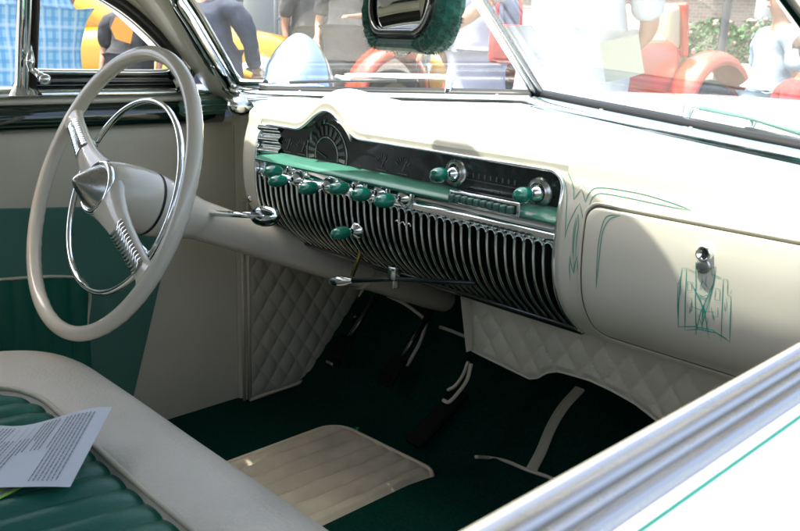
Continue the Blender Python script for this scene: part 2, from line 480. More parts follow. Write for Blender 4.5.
# radio
for (px, py, bx, by) in ((439, 175, 450, 176), (523, 195, 540, 193)):
    k = knob(px, py, IY-.004, stick=.030, r=.0105, length=.030, bez=.011, parent=car)
    b = on(bx, by, 'y', IY-.002); c = k.children[1]
    MB().lathe((on(px, py, 'y', IY-.034).x, IY, on(px, py, 'y', IY-.034).z), (0, -1, 0), [(0, .019), (.003, .0185), (.004, .014), (.006, .012)], 28).build('dial_ring', STEEL, k)
rb0, rb1 = on(450, 194, 'y', -.008), on(513, 212, 'y', -.008)
rz = (rb0.z+rb1.z)/2; rx0, rx1 = rb0.x, rb1.x
m = MB(); m.rbox(((rx0+rx1)/2, .006, rz-.001), (rx1-rx0+.012, .020, .019), .002)
rbz = m.build('radio_button_bezel', CHROME, car, sharp=40)
m = MB(); m.box(((rx0+rx1)/2, -.0044, rz-.001), (rx1-rx0+.004, .0012, .012)); m.build('button_slot', BLACK, rbz, smooth=False)
for k in range(10):
    x = lerp(rx0+.004, rx1-.004, k/9)
    MB().rbox((x, -.008, rz-.001), ((rx1-rx0)/13.5, .010, .010), .0025).build('push_button', mat('button_plastic', (.05, .13, .10), .3, coat=.4) if k == 0 else MATS['button_plastic'], rbz)

# grille of curved fins
bk = MB(); bk.grid([[Vector((x, face_y(z)+.034, z)) for z in np.linspace(.446, .578, 24)] for x in np.linspace(XL+.001, XR-.001, 4)])
bk.build('grille_backing', DARK_GREEN_METAL, car)
m = MB(); NF = 41; pitch = (XR-XL-.010)/NF
def fin_y(z): return face_y(z)+.002+.012*math.exp(-((z-.575)/.006)**2)*0
for k in range(NF+1):
    x = XL+.005+k*pitch
    zz = np.linspace(.447, .5725, 26)
    sec = [(-.0016, .030), (-.0020, .006), (-.0021, .003), (-.0014, .0008), (0, 0), (.0014, .0008), (.0021, .003), (.0020, .006), (.0016, .030)]
    m.grid([[Vector((x+a, fin_y(z)+b, z)) for a, b in sec] for z in zz])
    if k < NF:   # arched top of each slot
        xa, xb = x+.0012, x+pitch-.0012; xm = (xa+xb)/2; rr = (xb-xa)/2
        arc = [Vector((xm-rr*math.cos(t), fin_y(.567)+.0008, .5665+.006*math.sin(t))) for t in np.linspace(0, math.pi, 9)]
        m.tube(arc, .0009, 5)
        mm = [Vector((p.x, p.y+.002, p.z)) for p in arc]
        m.grid([[p, Vector((p.x, p.y, .5755))] for p in mm])
grille = m.build('grille', FIN, car)
m = MB(); extrude_prof(m, [(face_y(.447)-.002, .452), (face_y(.447)-.003, .446), (face_y(.447)+.004, .440), (face_y(.447)+.05, .440), (face_y(.447)+.05, .446)], 'x', XL+.001, XR-.001)
m.build('grille_sill', BLACK_GLOSS, grille)
k = knob(341, 233, .010, stick=.034, parent=car)
# little script badge on the fins
bp = on(404, 223, 'y', .0)
m = MB(); m.tube(smooth_path([Vector((bp.x-.016+i*.004, face_y(bp.z)-.003, bp.z+.0022*math.sin(i*2.1))) for i in range(9)], 4), .0009, 6)
m.build('script_badge', CHROME, grille)
# dash screw
s = on(249, 199, 'y', .004)
MB().lathe((s.x, face_pt(s.x, s.z).y+.001, s.z), (-.3, -1, 0), [(0, .006), (.003, .006), (.005, .003), (.006, .0005)], 14).build('dash_screw', STEEL, dash)

# glovebox door
DX0, DX1, DZ0, DZ1, DR = .2905, .62, .4585, .6275, .016
def rrect(x0, x1, z0, z1, r, n=7):
    P = []
    for cx, cz, a0 in ((x1-r, z1-r, 0), (x0+r, z1-r, 90), (x0+r, z0+r, 180), (x1-r, z0+r, 270)):
        for k in range(n+1):
            a = math.radians(a0+90*k/n); P.append((cx+r*math.cos(a), cz+r*math.sin(a)))
    return P
nz, nx = 34, 40
def gl(u, v, ins, lift):
    # rounded-rectangle grid: squeeze rows near the corners
    z = lerp(DZ0+ins, DZ1-ins, v); dz = min(z-(DZ0+ins), (DZ1-ins)-z); r = DR-ins*.4
    cut = r-math.sqrt(max(0, r*r-(r-dz)**2)) if dz < r else 0
    x = lerp(DX0+ins+cut, DX1-ins-cut, u)
    p = face_pt(x, z); return Vector((p.x, p.y-lift, p.z+lift*.08))
vs_ = [0.5-0.5*math.cos(math.pi*k/nz) for k in range(nz+1)]
us_ = np.linspace(0, 1, nx)
m = MB(); m.grid([[gl(u, v, .0030, .0048) for v in vs_] for u in us_])
ring = lambda ins, lift: [gl(u, 0, ins, lift) for u in us_]+[gl(1, v, ins, lift) for v in vs_[1:]]+[gl(u, 1, ins, lift) for u in us_[::-1][1:]]+[gl(0, v, ins, lift) for v in vs_[::-1][1:-1]]
m.grid([ring(.0030, .0048), ring(.0012, .0042), ring(.0002, .0026), ring(0, .0)], closed_v=True)
glove = m.build('glovebox_door', CREAM_DASH, car)
R0 = ring(-.0016, .0006); MB().tube(R0, .0013, 6, closed=True).build('door_gap', mat('gap_shade_brown', (.12, .105, .07), .7), glove)  # brown tube drawn in for the shade of the gap round the door
R1 = ring(-.0042, .0006)
MB().tube(R1, .0020, 8, closed=True).build('door_surround', CREAM_DASH, glove)
# lock with swung cover
lc = face_hit(708, 253); ln = Vector((0, -1, .08)).normalized()
lc = lc+ln*.005
lk = MB().lathe(lc, ln, [(0, .0085), (.006, .0085), (.0075, .0075), (.0075, .006), (.005, .0055), (.005, .0)], 26).build('glovebox_lock', CHROME, car)
MB().box(lc+ln*.0056, (.0022, .002, .008)).build('keyhole', BLACK, lk, smooth=False)
ld = lc+Vector((0, 0, -.0135))+ln*.001
MB().lathe(ld, ln, [(0, .0078), (.0016, .0078), (.0022, .006), (.0022, 0)], 24).build('lock_cover', STEEL, lk)

# pinstriping (thin painted teal lines)
def stripes(name, lines, parent, lift, w=.0010, sm_=True):
    """brush lines: thin ribbons of paint lying on the curved metal"""
    m = MB()
    for L in lines:
        Q = smooth_path([Vector((a, b, 0)) for a, b in L], 6) if sm_ and len(L) > 2 else [Vector((a, b, 0)) for a, b in L]
        D = [Q[0]]
        for a, b in zip(Q, Q[1:]):
            n = max(1, int((b-a).length/2.5)); D += [a.lerp(b, (k+1)/n) for k in range(n)]
        P = [face_hit(q.x, q.y, lift) for q in D]; G_ = []
        for i, p in enumerate(P):
            t = (P[min(i+1, len(P)-1)]-P[max(0, i-1)]).normalized(); sd = t.cross(Vector((0, -1, .05))).normalized()
            ww = w*(.35+.65*min(1, min(i, len(P)-1-i)/4))*.5
            G_.append([p-sd*ww, p+sd*ww])
        m.grid(G_)
    return m.build(name, TEAL_LINE, parent)
def z4(L): return [(550+x/4.087, 170+y/4.087) for x, y in L]
stripes('pinstripe', [
    z4([(40, 8), (62, 50), (70, 100), (66, 200), (62, 278)]), z4([(62, 278), (76, 225), (104, 165), (122, 136)]),
    z4([(122, 136), (132, 180), (140, 240), (146, 300)]), z4([(146, 300), (152, 230), (160, 160), (172, 118), (196, 98), (232, 98), (330, 116), (480, 148), (580, 166)]),
    z4([(580, 166), (520, 142), (400, 104), (290, 82), (220, 73), (182, 76), (160, 96), (146, 132)]), z4([(146, 132), (138, 100), (130, 78)]),
    z4([(130, 78), (114, 98), (98, 122)]), z4([(98, 122), (98, 80), (88, 40), (72, 8)]),
    z4([(116, 70), (130, 58)]), z4([(132, 56), (146, 78)]),
    z4([(116, 180), (106, 230), (98, 300), (96, 370)]), z4([(116, 180), (118, 220), (110, 280), (104, 360)]),
    z4([(106, 195), (96, 260), (92, 340)]),
    z4([(82, 350), (80, 400), (83, 452)]), z4([(82, 350), (88, 390), (98, 424)]), z4([(98, 424), (104, 380), (112, 350)]), z4([(112, 350), (114, 400), (120, 458)]),
    z4([(98, 424), (98, 372)]),
], dash, .0005)
stripes('pinstripe', [
    z4([(298, 186), (262, 184), (238, 194), (222, 230), (208, 300), (202, 380), (198, 482)]),
    z4([(298, 186), (262, 196), (242, 216), (226, 250), (216, 310), (208, 390), (198, 482)]),
], glove, .0052)
def z5(L): return [(660+x/4.42, 230+y/4.42) for x, y in L]
stripes('pinstripe_emblem', [z5(L) for L in (
    [(108, 165), (100, 230), (92, 330), (90, 425)], [(108, 165), (128, 168)], [(128, 168), (122, 300), (120, 440)],
    [(90, 235), (96, 222), (98, 205)], [(84, 235), (104, 233)], [(90, 235), (88, 330), (92, 428)], [(90, 426), (160, 424), (240, 440), (320, 492)],
    [(120, 440), (180, 436), (260, 452), (306, 478)], [(290, 215), (284, 350), (280, 488)], [(290, 215), (310, 218)], [(310, 218), (308, 285)], [(308, 285), (324, 292)],
    [(324, 292), (320, 400), (318, 494)], [(318, 280), (328, 262)], [(168, 140), (170, 240), (166, 300), (170, 460)], [(168, 140), (182, 165), (190, 190)],
    [(258, 160), (248, 230), (230, 300), (190, 440)], [(258, 160), (236, 168)], [(190, 190), (190, 170)], [(236, 168), (240, 200)],
    [(130, 168), (170, 185)], [(240, 195), (282, 210)], [(150, 235), (176, 285), (206, 350), (226, 476)], [(250, 225), (222, 290), (190, 360), (166, 460)],
    [(132, 225), (132, 265)], [(132, 265), (150, 265)], [(150, 265), (150, 235)], [(132, 225), (160, 232)], [(256, 255), (276, 262)], [(276, 262), (274, 310)], [(274, 310), (252, 305)], [(252, 305), (256, 255)],
    [(140, 300), (150, 300), (150, 360)], [(266, 340), (266, 382), (248, 378)], [(148, 320), (140, 366), (150, 345)], [(236, 340), (250, 398), (238, 372)],
    [(170, 275), (200, 292), (232, 282)], [(150, 335), (200, 356), (250, 362)], [(180, 285), (212, 300)], [(196, 200), (196, 230), (186, 260)], [(214, 200), (212, 235), (224, 262)],
    [(186, 245), (200, 225), (216, 248)], [(190, 262), (200, 245), (210, 265)], [(186, 290), (198, 340), (196, 410)], [(212, 300), (202, 350), (196, 410)], [(178, 370), (196, 420), (200, 444)],
    [(166, 400), (180, 440)], [(222, 390), (214, 440)], [(100, 240), (104, 265), (100, 285)], [(302, 300), (306, 330), (300, 355)], [(296, 320), (296, 355), (304, 350)], [(182, 150), (176, 210)])],
    glove, .0052, w=.0010, sm_=False)

# ---- windshield: rubber, garnish, panes, divider, pillars
bpts = []
for s in (-1, 1):
    xs_ = np.linspace(0, .59, 14) if s > 0 else np.linspace(-.556, 0, 14)
    bpts += [base_pt(x) for x in xs_][(1 if s > 0 else 0):]
def base_frames(P):
    A = []; 
    for p in P:
        s = 1 if p.x > 1e-6 else (-1 if p.x < -1e-6 else 0)
        d = Vector((-s*.285, -.957, -.10)) if s else Vector((0, -1.0, -.10))
        A.append(d.normalized()*(1.0 if s else 1.045))
    return A, [Vector((0, 0, 1))]*len(P)
A_, B_ = base_frames(bpts)
wf = MB(); sweep(wf, bpts, A_, B_, [(-.012, -.004), (-.010, .004), (-.003, .008), (.006, .007), (.012, .001), (.013, -.010)])
wrub = wf.build('windshield_rubber', RUBBER, car)
wf = MB(); sweep(wf, bpts, A_, B_, [(.013, -.010)]+[(q[0], q[1]) for q in half_round(.024, .011, 8, .013, -.008)]+[(.0375, -.0105), (.039, -.0115), (.040, -.0095)]+half_round(.012, .0035, 6, .041, -.0105)+[(.0545, -.030)])
wg = wf.build('windshield_garnish', GARN, car)
for x in (-.43, -.06, .17, .33):
    q = base_pt(x); d = Vector((-.285 if x > 0 else .285, -.957, -.10)).normalized()
    MB().lathe(q+d*.025+Vector((0, 0, .0022)), (0, -.1, 1), [(0, .0036), (.0012, .0034), (.002, .0016), (.002, 0)], 12).build('garnish_screw', STEEL, wg)
# pane corner paths: base corner, up the side, header
def pane_path(s):
    corner = [Vector((.408, -.099, .922)), Vector((.335, -.128, .977)), Vector((.28, -.121, .999))] if s < 0 else [lerp(LB, LT, .82), LT+Vector((-.006, 0, -.012)), LT+Vector((-.04, .010, 0)), Vector((.30, -.127, 1.0))]  # driver-side corner, out of view, rounded in to keep sun off the mat
    P = smooth_path([LB+Vector((-.075, .024, .0035)), LB+Vector((-.018, .006, .003)), LB+Vector((-.010, -.014, .020)), lerp(LB, LT, .18)+Vector((-.006, 0, 0)), lerp(LB, LT, .42), lerp(LB, LT, .60)] + corner + [ Vector((.20, -.104, 1.006)), Vector((.10, -.1006, 1.03)), CT], 7)
    return [Vector((p.x*s, p.y, p.z)) for p in P]
for s in (-1, 1):
    e1 = (side(LB, s)-CB).normalized(); N = e1.cross((CT-CB)).normalized()
    if N.y > 0: N = -N                            # towards the cabin
    P = pane_path(s); cen = (side(LB, s)+side(LT, s)+CB+CT)/4
    A = []; B = []
    for i, p in enumerate(P):
        t = (P[min(i+1, len(P)-1)]-P[max(i-1, 0)]).normalized(); o = t.cross(N).normalized()
        if o.dot(p-cen) < 0: o = -o
        A.append(o); B.append(N)
    m = MB(); sweep(m, P, A, B, half_round(.030, .020, 10, -.018, .004)+[(.016, .0)])
    pg = m.build('pillar_garnish', CHROME, car)
    m = MB(); sweep(m, P, A, B, [(-.024, .001), (-.022, .006), (-.017, .007), (-.014, .002)])
    m.build('pillar_rubber', GREEN_DARK, car)
    m = MB(); sweep(m, P, A, B, [(.014, .006), (.020, .010), (.027, .010), (.031, .004), (.032, -.004)])
    m.build('pillar_edge_strip', GREEN_DARK, car)
    m = MB(); sweep(m, P, A, B, half_round(.020, -.012, 8, -.016, -.006)+[(.03, -.006)])
    m.build('windshield_outer_trim', CHROME, car)
    if s < 0:
        for i in (22, 33, 13):
            c = P[i]+A[i]*(-.003)+B[i]*.0235
            MB().lathe(c, B[i], [(0, .0045), (.0015, .004), (.0025, .002), (.0025, 0)], 12).build('garnish_screw', STEEL, pg)
    # glass, 4 mm thick
    V = [CB, side(LB, s), side(LT, s), Vector((s*.20, -.096, 1.0)), CT]
    if (V[1]-V[0]).cross(V[-1]-V[0])  .dot(N) < 0: V = V[::-1]
    me = bpy.data.meshes.new('windshield_pane'); me.from_pydata([tuple(v) for v in V], [], [(0, 1, 2, 3, 4)])
    pane = link('windshield_pane', me, WINDSHIELD, car, smooth=False)
# divider bar
dn = Vector((0, -.65, -.76)).normalized()
m = MB(); sweep(m, [CB+Vector((0, 0, -.002)), lerp(CB, CT, .5), CT], [Vector((1, 0, 0))]*3, [dn]*3, [(-.0085, .0), (-.0085, .006), (-.005, .009), (0, .0105), (.005, .009), (.0085, .006), (.0085, 0), (.005, -.008), (-.005, -.008)], closed_prof=True)
dv = m.build('windshield_divider', STEEL, car)
m = MB(); m.tube([CB+dn*.0105, CT+dn*.0105], .0022, 8); m.build('divider_bead', CHROME, dv)
# chrome corner boss at the driver's base corner, and the green banded pod beside it
c = on(237, 106, 'x', -.520)
MB().lathe(c, (0, -1, .1), [(-.028, .010), (-.018, .0165), (-.004, .0185), (.008, .016), (.015, .011), (.019, .004), (.020, 0)], 28).build('corner_boss', CHROME_OLD, car)
c0, c1 = on(178, 109, 'x', -.662), on(226, 105.5, 'x', -.662)
d = (c1-c0).normalized(); L = (c1-c0).length
pr = []
for t in np.linspace(0, 1, 30):
    e = min(1, 8*min(t, 1-t)+.2); pr.append((t*L, .0155*min(1, e**.5)))
pod = MB().lathe(c0, d, pr, 24).build('defroster_pod', GREEN_PANEL, car)
for dz in (.0045, -.006):
    MB().tube([c0+d*.004+Vector((.0155, 0, dz)), c1-d*.004+Vector((.0155, 0, dz))], .0016, 8).build('pod_bead', CHROME, pod)
MB().lathe(c1, d, [(-.002, .006), (.012, .0065), (.014, .004)], 16).build('pod_neck', CHROME, pod)

# ---- rear view mirror with a fuzzy cover
mc = Vector((.004, -.030, .873)); mc = CAM_LOC.lerp(mc, .917); mn = Vector((-.30, -.95, .07)).normalized()
mx = Vector((0, 0, 1)).cross(mn).normalized(); mx = -mx if mx.x < 0 else mx; mz = mx.cross(mn).normalized(); mz = -mz if mz.z < 0 else mz
def mpt(a, b, h): return mc+mx*a+mz*b+mn*h
def rr2(w, h, r, n=8): return rrect(-w/2, w/2, -h/2, h/2, r, n)
mw, mh = .180, .125
m = MB(); O = rr2(mw, mh, .042)
m.grid([[mpt(a*k, b*k2, h) for a, b in O] for k, k2, h in ((.86, .80, .004), (.90, .86, .008), (.98, .98, .006), (1.02, 1.04, -.004), (.98, .98, -.018), (.8, .75, -.026), (.02, .02, -.028))], closed_v=True)
mir = m.build('rear_view_mirror', BLACK_GLOSS, car)
m = MB(); P = [mpt(a*.89, b*.85, .002) for a, b in O]; m.add(P, [tuple(range(len(P)))])
m.build('mirror_glass', MIRROR, mir, smooth=False)
MB().tube([mpt(a*.885, b*.84, .0075) for a, b in O], .0011, 6, closed=True).build('mirror_rim', CHROME, mir)
m = MB(); O2 = rr2(mw+.012, mh+.012, .046, 14)
G = []
for k, (a, b) in enumerate(O2):
    nr = []
    cx = a; cb = b; rad = Vector((a, b, 0)).normalized()
    for j in range(12):
        t = j*2*math.pi/12; rr = .0135+.003*rng.random()
        q = mpt(a, b, -.010)+(mx*rad.x+mz*rad.y)*(rr*math.cos(t)*.7)+mn*(rr*math.sin(t)*1.25)
        nr.append(q)
    G.append(nr)
m.grid(G, closed_u=True, closed_v=True)
for k in range(9000):
    a, b = O2[rng.integers(len(O2))]; a2, b2 = O2[(rng.integers(1, 3)+0)]
    i = rng.integers(len(O2)); t0 = rng.random(); a, b = O2[i]; an, bn = O2[(i+1) % len(O2)]
    a = lerp(a, an, t0); b = lerp(b, bn, t0); rad = Vector((a, b, 0)).normalized(); t = rng.random()*2*math.pi
    dr = (mx*rad.x+mz*rad.y)*math.cos(t)+mn*math.sin(t)
    p = mpt(a, b, -.010)+(mx*rad.x+mz*rad.y)*(.0125*math.cos(t)*.7)+mn*(.0125*math.sin(t)*1.25)
    tip = p+dr*(.002+.0045*rng.random())+Vector(rng.normal(0, .0016, 3))
    wv = Vector(rng.normal(0, 1, 3)); wv = (wv-dr*wv.dot(dr)).normalized()*.0005
    m.add([p-wv, p+wv, tip], [(0, 1, 2)])
m.build('fuzzy_cover', FUZZ, mir, smooth=False)
MB().tube([mpt(0, .03, -.026), mpt(0, .07, -.03), Vector((.02, -.135, 1.05))], .006, 10).build('mirror_arm', CHROME, mir)
# ---- driver's door (tumblehome plane above the sill)
TP0, TN = Vector((-.69, 0, .68)), Vector((1, 0, -.30))
def tp(y, z, off=0.0): return Vector((-.69+.30*(z-.68)+off, y, z))
door = MB()
# door inner panel: one skin with a rounded top
prof = [(-.690, -.01), (-.690, .10), (-.690, .35), (-.690, .60), (-.692, .618), (-.700, .626)]
door.grid([[Vector((x, y, z)) for x, z in prof] for y in np.linspace(-1.0, .158, 12)])
dd = door.build('driver_door', CREAM_DOOR, car)
# green insert
def door_poly(P, lift): return [Vector((-.690+lift, y, z)) for y, z in P]
ins = [(-1.0, .020), (-.112, .020)] + [(lerp(-.105, -.022, t), lerp(.05, .325, t)) for t in np.linspace(0, 1, 10)] + [(-.018, .38), (-.024, .44), (-.045, .468), (-.08, .474), (-.121, .476), (-.321, .494), (-1.0, .53)]
MB().prism(door_poly(ins, .001), (.0035, 0, 0)).build('door_insert', GREEN_PANEL, dd, sharp=40)
MB().tube([Vector((-.6885, y, z)) for y, z in ins[1:]], .0022, 6).build('insert_seam', GREEN_PANEL, dd)
pk = [(-1.0, .06), (-.196, .06), (-.19, .20), (-.183, .26), (-.173, .31), (-.18, .335), (-.207, .353), (-.33, .369), (-1.0, .41)]
m = MB()
ys = np.arange(-1.0, -.178, .004)
def pk_top(y): return interp(y, [-1.0, -.33, -.207, -.185, -.173], [.41, .369, .353, .338, .31])
m.grid([[Vector((-.690+.0055+.006*abs(math.sin((y+.178)*math.pi/.034))**.6, y, lerp(.05, pk_top(y), t))) for t in np.linspace(0, 1, 8)] for y in ys])
m.build('door_pleats', GREEN_VINYL, dd)
MB().tube(smooth_path([Vector((-.683, y, z)) for y, z in [(-1.0, .41), (-.6, .387), (-.33, .370), (-.21, .354), (-.182, .336), (-.174, .31), (-.183, .255), (-.19, .19), (-.196, .06)]], 6), .003, 8).build('door_piping', BINDING, dd)
# belt mouldings
def strip(prof, name, m_, parent, y0=-1.0, y1=.13, sharp=None):
    q = MB(); extrude_prof(q, prof, 'y', y0, y1, 24); return q.build(name, m_, parent, sharp=sharp)
strip([(-.72, .627), (-.690, .6265), (-.683, .630), (-.677, .640), (-.6765, .652), (-.681, .664), (-.688, .671), (-.72, .673)], 'belt_moulding', GREEN_DARK, dd)
strip([(-.72, .673), (-.689, .672), (-.684, .675), (-.684, .680), (-.690, .684), (-.72, .685)], 'belt_cap', CREAM, dd)
strip([(-.72, .685), (-.680, .6850), (-.6765, .6870), (-.6785, .6935), (-.683, .7005), (-.690, .7040), (-.72, .705)], 'sill_chrome', CHROME_OLD, dd)
# lower frame of the vent window
q = MB(); 
prof = [(.030, .0), (.012, -.004), (.006, .004), (.008, .014), (.003, .020), (-.001, .026), (-.02, .026)]
q.grid([[Vector((-.69+.30*(.704+b-.68)+a*.6-.004, y, .704+b)) for a, b in [(-.02, .0), (.006, .0), (.012, .005), (.012, .010), (.006, .013), (.010, .017), (.009, .023), (.003, .027), (-.02, .027)]] for y in np.linspace(-.256, .045, 20)])
q.build('vent_frame', BLACK_GLOSS, dd)
VO = smooth_path([tp(y, z) for y, z in [(-.246, .7335), (-.195, .7325), (-.10, .7325), (-.02, .733), (.001, .736), (.006, .744), (-.002, .755), (-.038, .787), (-.092, .826), (-.148, .855), (-.20, .876), (-.246, .890)]], 6)
def tsweep(mb, P, prof):
    N = TN.normalized(); A = []; cen = tp(-.16, .78)
    for i, p in enumerate(P):
        t = (P[min(i+1, len(P)-1)]-P[max(0, i-1)]).normalized(); o = t.cross(N).normalized()
        if o.dot(p-cen) < 0: o = -o
        A.append(o)
    return sweep(mb, P, A, [N]*len(P), prof)
m = MB(); tsweep(m, VO, half_round(.009, .006, 6, -.002, .001)); vt = m.build('vent_trim', CHROME, dd)
VU = [p for i, p in enumerate(VO) if i >= 24]
m = MB(); tsweep(m, VU, [(.006, .0), (.008, .006), (.013, .009), (.020, .008), (.025, .003), (.026, -.004)]); m.build('vent_rubber', BLACK, dd)
m = MB(); tsweep(m, VU, [(.025, .0), (.028, .006), (.034, .008), (.043, .006), (.045, .002)]); m.build('door_reveal', CREAM, dd)
m = MB(); tsweep(m, VU, [(.044, .002), (.046, .010), (.050, .0135), (.054, .010), (.056, .002)]); m.build('reveal_bead', GREEN_DARK, dd)
# vent glass
me = bpy.data.meshes.new('vent_glass'); vv = [tuple(p+Vector((-.004, 0, 0))) for p in VO]
nn_ = sum(((Vector(vv[i])-Vector(vv[0])).cross(Vector(vv[i+1])-Vector(vv[0])) for i in range(1, len(vv)-1)), Vector())
if nn_.x < 0: vv = vv[::-1]
me.from_pydata(vv, [], [tuple(range(len(vv)))]); link('vent_glass', me, SIDE_GLASS, dd, smooth=False)
# division post
m = MB()
m.grid([[tp(-.266+a, z, b) for a, b in [(-.014, -.006), (-.014, .006), (-.010, .009), (-.006, .006), (-.004, .004), (.0, .010), (.005, .010), (.007, .004)]] for z in np.linspace(.69, .965, 6)])
post = m.build('division_post', CHROME, dd)
m = MB(); m.grid([[tp(-.2545+a, z, b) for a, b in [(-.004, -.004), (-.004, .007), (.004, .008), (.009, .004), (.009, -.004)]] for z in np.linspace(.70, .965, 6)])
m.build('post_rubber', BLACK, dd)
m = MB()
m.grid([[Vector((-.684+.012*(1-t)*0+a*w, -.266+b*w*1.5, .690+.022*t)) for a, b in [(-.012, -.016), (.009, -.014), (.011, 0), (.009, .014), (-.012, .016)]] for t, w in ((0, 1.3), (.3, 1.05), (.6, .75), (1, .55))], closed_v=True)
m.build('post_foot', CHROME_OLD, dd)
# vent latch
lp = on(38, 76, 'x', -.655)
m = MB(); m.tube(smooth_path([on(33, 70, 'x', -.662), on(38, 74, 'x', -.655), on(44, 79, 'x', -.648)], 5), [.006]*6+[.0072]*5, 12)
lt = m.build('vent_latch', CHROME, dd)
m = MB(); m.lathe(on(45, 79.5, 'x', -.646), (1, -.6, 0), [(-.004, .0095), (.004, .0095), (.006, .007), (.006, 0)], 20); m.build('latch_button', CHROME, dd)
m = MB(); m.tube(smooth_path([on(31, 72, 'x', -.655), on(30, 64, 'x', -.655), on(30, 54, 'x', -.655), on(30.5, 44, 'x', -.656)], 4), [.005]*3+[.006, .0072, .0078, .0075, .0070, .006, .0048, .004, .0035, .003][:10], 12)
m.build('latch_lever', CHROME, dd)
# upper door frame above the main window and roof rail
m = MB(); m.grid([[tp(y, z, o) for z, o in ((.945, -.004), (.950, .008), (.958, .012), (.966, .008), (.970, -.004))] for y in np.linspace(-1.0, -.252, 10)])
m.build('window_header', BLACK, dd)
# main frame: hides the edge between vent top and header
m = MB(); m.grid([[tp(y, z, .002) for y, z in ((-.246-.0*t, .895+.07*t),)] + [tp(-.246+.12*(1-t)+.0, .868+.075*t, .004)] for t in np.linspace(0, 1, 5)])
m.build('frame_corner', CREAM, dd)

# A pillar inner trim, both sides; hinge pillar below
P = pane_path(-1)[8:40]
trim_in = []
e1 = (side(LB, -1)-CB).normalized(); Nn = e1.cross(CT-CB).normalized(); Nn = -Nn if Nn.y > 0 else Nn
door_edge = smooth_path([Vector((-.693, .150, .664)), tp(.091, .694, .010), tp(.042, .741, .010), tp(-.007, .787, .010), tp(-.093, .866, .010), tp(-.19, .925, .010), tp(-.30, .962, .010)], 8)
for s in (-1, 1):
    G = []
    for k in range(24):
        t = k/23; a = P[int(round(t*(len(P)-1)))]; b = door_edge[int(round(t*(len(door_edge)-1)))]
        a = a+Vector((-.012, 0, 0))+Nn*.010
        row = []
        for j in range(7):
            u = j/6; q = a.lerp(b, u)+Vector((.012*math.sin(math.pi*u), -.010*math.sin(math.pi*u), 0)); row.append(Vector((-q.x*s, q.y, q.z)) if s > 0 else q)
        G.append(row)
    MB().grid(G).build('pillar_trim', CREAM, car)
    m = MB()   # hinge pillar / cowl side, from the sill down to the floor, behind the dash end
    m.grid([[Vector((s*x, y, z)) for x, y in ((.692, .156), (.680, .165), (.668, .168), (.668, .24), (.672, .56))] for z in np.linspace(-.01, .69, 6)])
    m.build('hinge_pillar', CREAM_DOOR, car)
m = MB(); m.grid([[Vector((-.688, .1575, z)), Vector((-.6905, .162, z))] for z in np.linspace(-.01, .62, 4)]); m.build('door_gap', BLACK, dd)

# ---- quilted panels
def quilt_h(p, q, amp=.0075):
    a = abs(math.sin(math.pi*p)); b = abs(math.sin(math.pi*q)); return amp*(a*b)**.42
m = MB()
def kz0(y): return interp(y, [.13, .31, .36, .405, .43, .50, .53, .57], [.004, .008, .014, .032, .075, .200, .255, .33])
G = []
for y in np.linspace(.172, .56, 130):
    row = []
    for t in np.linspace(0, 1, 150):
        z = lerp(kz0(y), .46, t); e = min(1, (t*(.46-kz0(y)))/.012, (y-.172)/.012)
        row.append(Vector((-.661+quilt_h(y/.050+z/.068, y/.050-z/.068, .0055)*e, y, z)))
    G.append(row)
kick = m.grid(G).build('kick_panel', QUILT, car)
MB().tube(smooth_path([Vector((-.655, y, kz0(y))) for y in np.linspace(.166, .565, 30)], 3), .0045, 8).build('kick_binding', BINDING, kick)
MB().tube([(-.657, .168, .46), (-.657, .168, .008)], .0045, 8).build('kick_binding', BINDING, kick)
MB().tube([(-.660, .156, .46), (-.660, .156, .004)], .0035, 8).build('kick_binding', BINDING, kick)

m = MB(); G = []
def qb(x): return interp(x, [.020, .037, .09, .135, .150, .166, .185, .208, .24, .272, .31, .345, .40, .47, .70], [.338, .336, .331, .327, .333, .347, .356, .358, .360, .357, .350, .336, .30, .26, .20])
def qy(z): return .115+(.455-z)*.12
for x in np.linspace(.022, .66, 210):
    row = []
    for t in np.linspace(0, 1, 70):
        z = lerp(qb(x), .452, t); e = min(1, t*(.452-qb(x))/.010, (x-.022)/.010)
        row.append(Vector((x, qy(z)-quilt_h(x/.040+z/.056, x/.040-z/.056, .0055)*e, z)))
    G.append(row)
qp = m.grid(G).build('quilted_panel', QUILT, car)
MB().tube([Vector((x, qy(qb(x))-.001, qb(x))) for x in np.linspace(.022, .66, 80)], .0016, 8).build('panel_binding', QUILT, qp)
m = MB(); m.grid([[Vector((.022, .09, .45)), Vector((.022, .13, .45))], [Vector((.022, .115, .338)), Vector((.022, .145, .338))]]); m.build('panel_edge', QUILT, qp)

# ---- floor, toe board, tunnel
m = MB(); m.grid([[Vector((x, y, z)) for y, z in ((-2.2, 0), (-.9, 0), (0, 0), (.25, 0), (.30, .003), (.34, .030), (.50, .20), (.56, .27), (.575, .33), (.58, .50), (.56, .64), (.40, .68))] for x in np.linspace(-.69, .69, 24)])
floor_ = m.build('floor_carpet', CARPET, car)
def tun(y): return interp(y, [-1.6, .20, .26, .34, .42, .50, .60], [.098, .100, .110, .155, .205, .240, .26])
def tw(y): return interp(y, [-1.6, .20, .40, .60], [.165, .175, .26, .34])
G = []
for y in np.concatenate([np.linspace(-1.4, .1, 8), np.linspace(.14, .60, 30)]):
    G.append([Vector((.085*sm((y-.1)/.25)+.05+tw(y)*u, y, -.003+tun(y)*(max(0, 1-abs(u)**3.2))**.75)) for u in np.linspace(-1, 1, 41)])
tunnel = MB().grid(G).build('transmission_tunnel', CARPET, car)
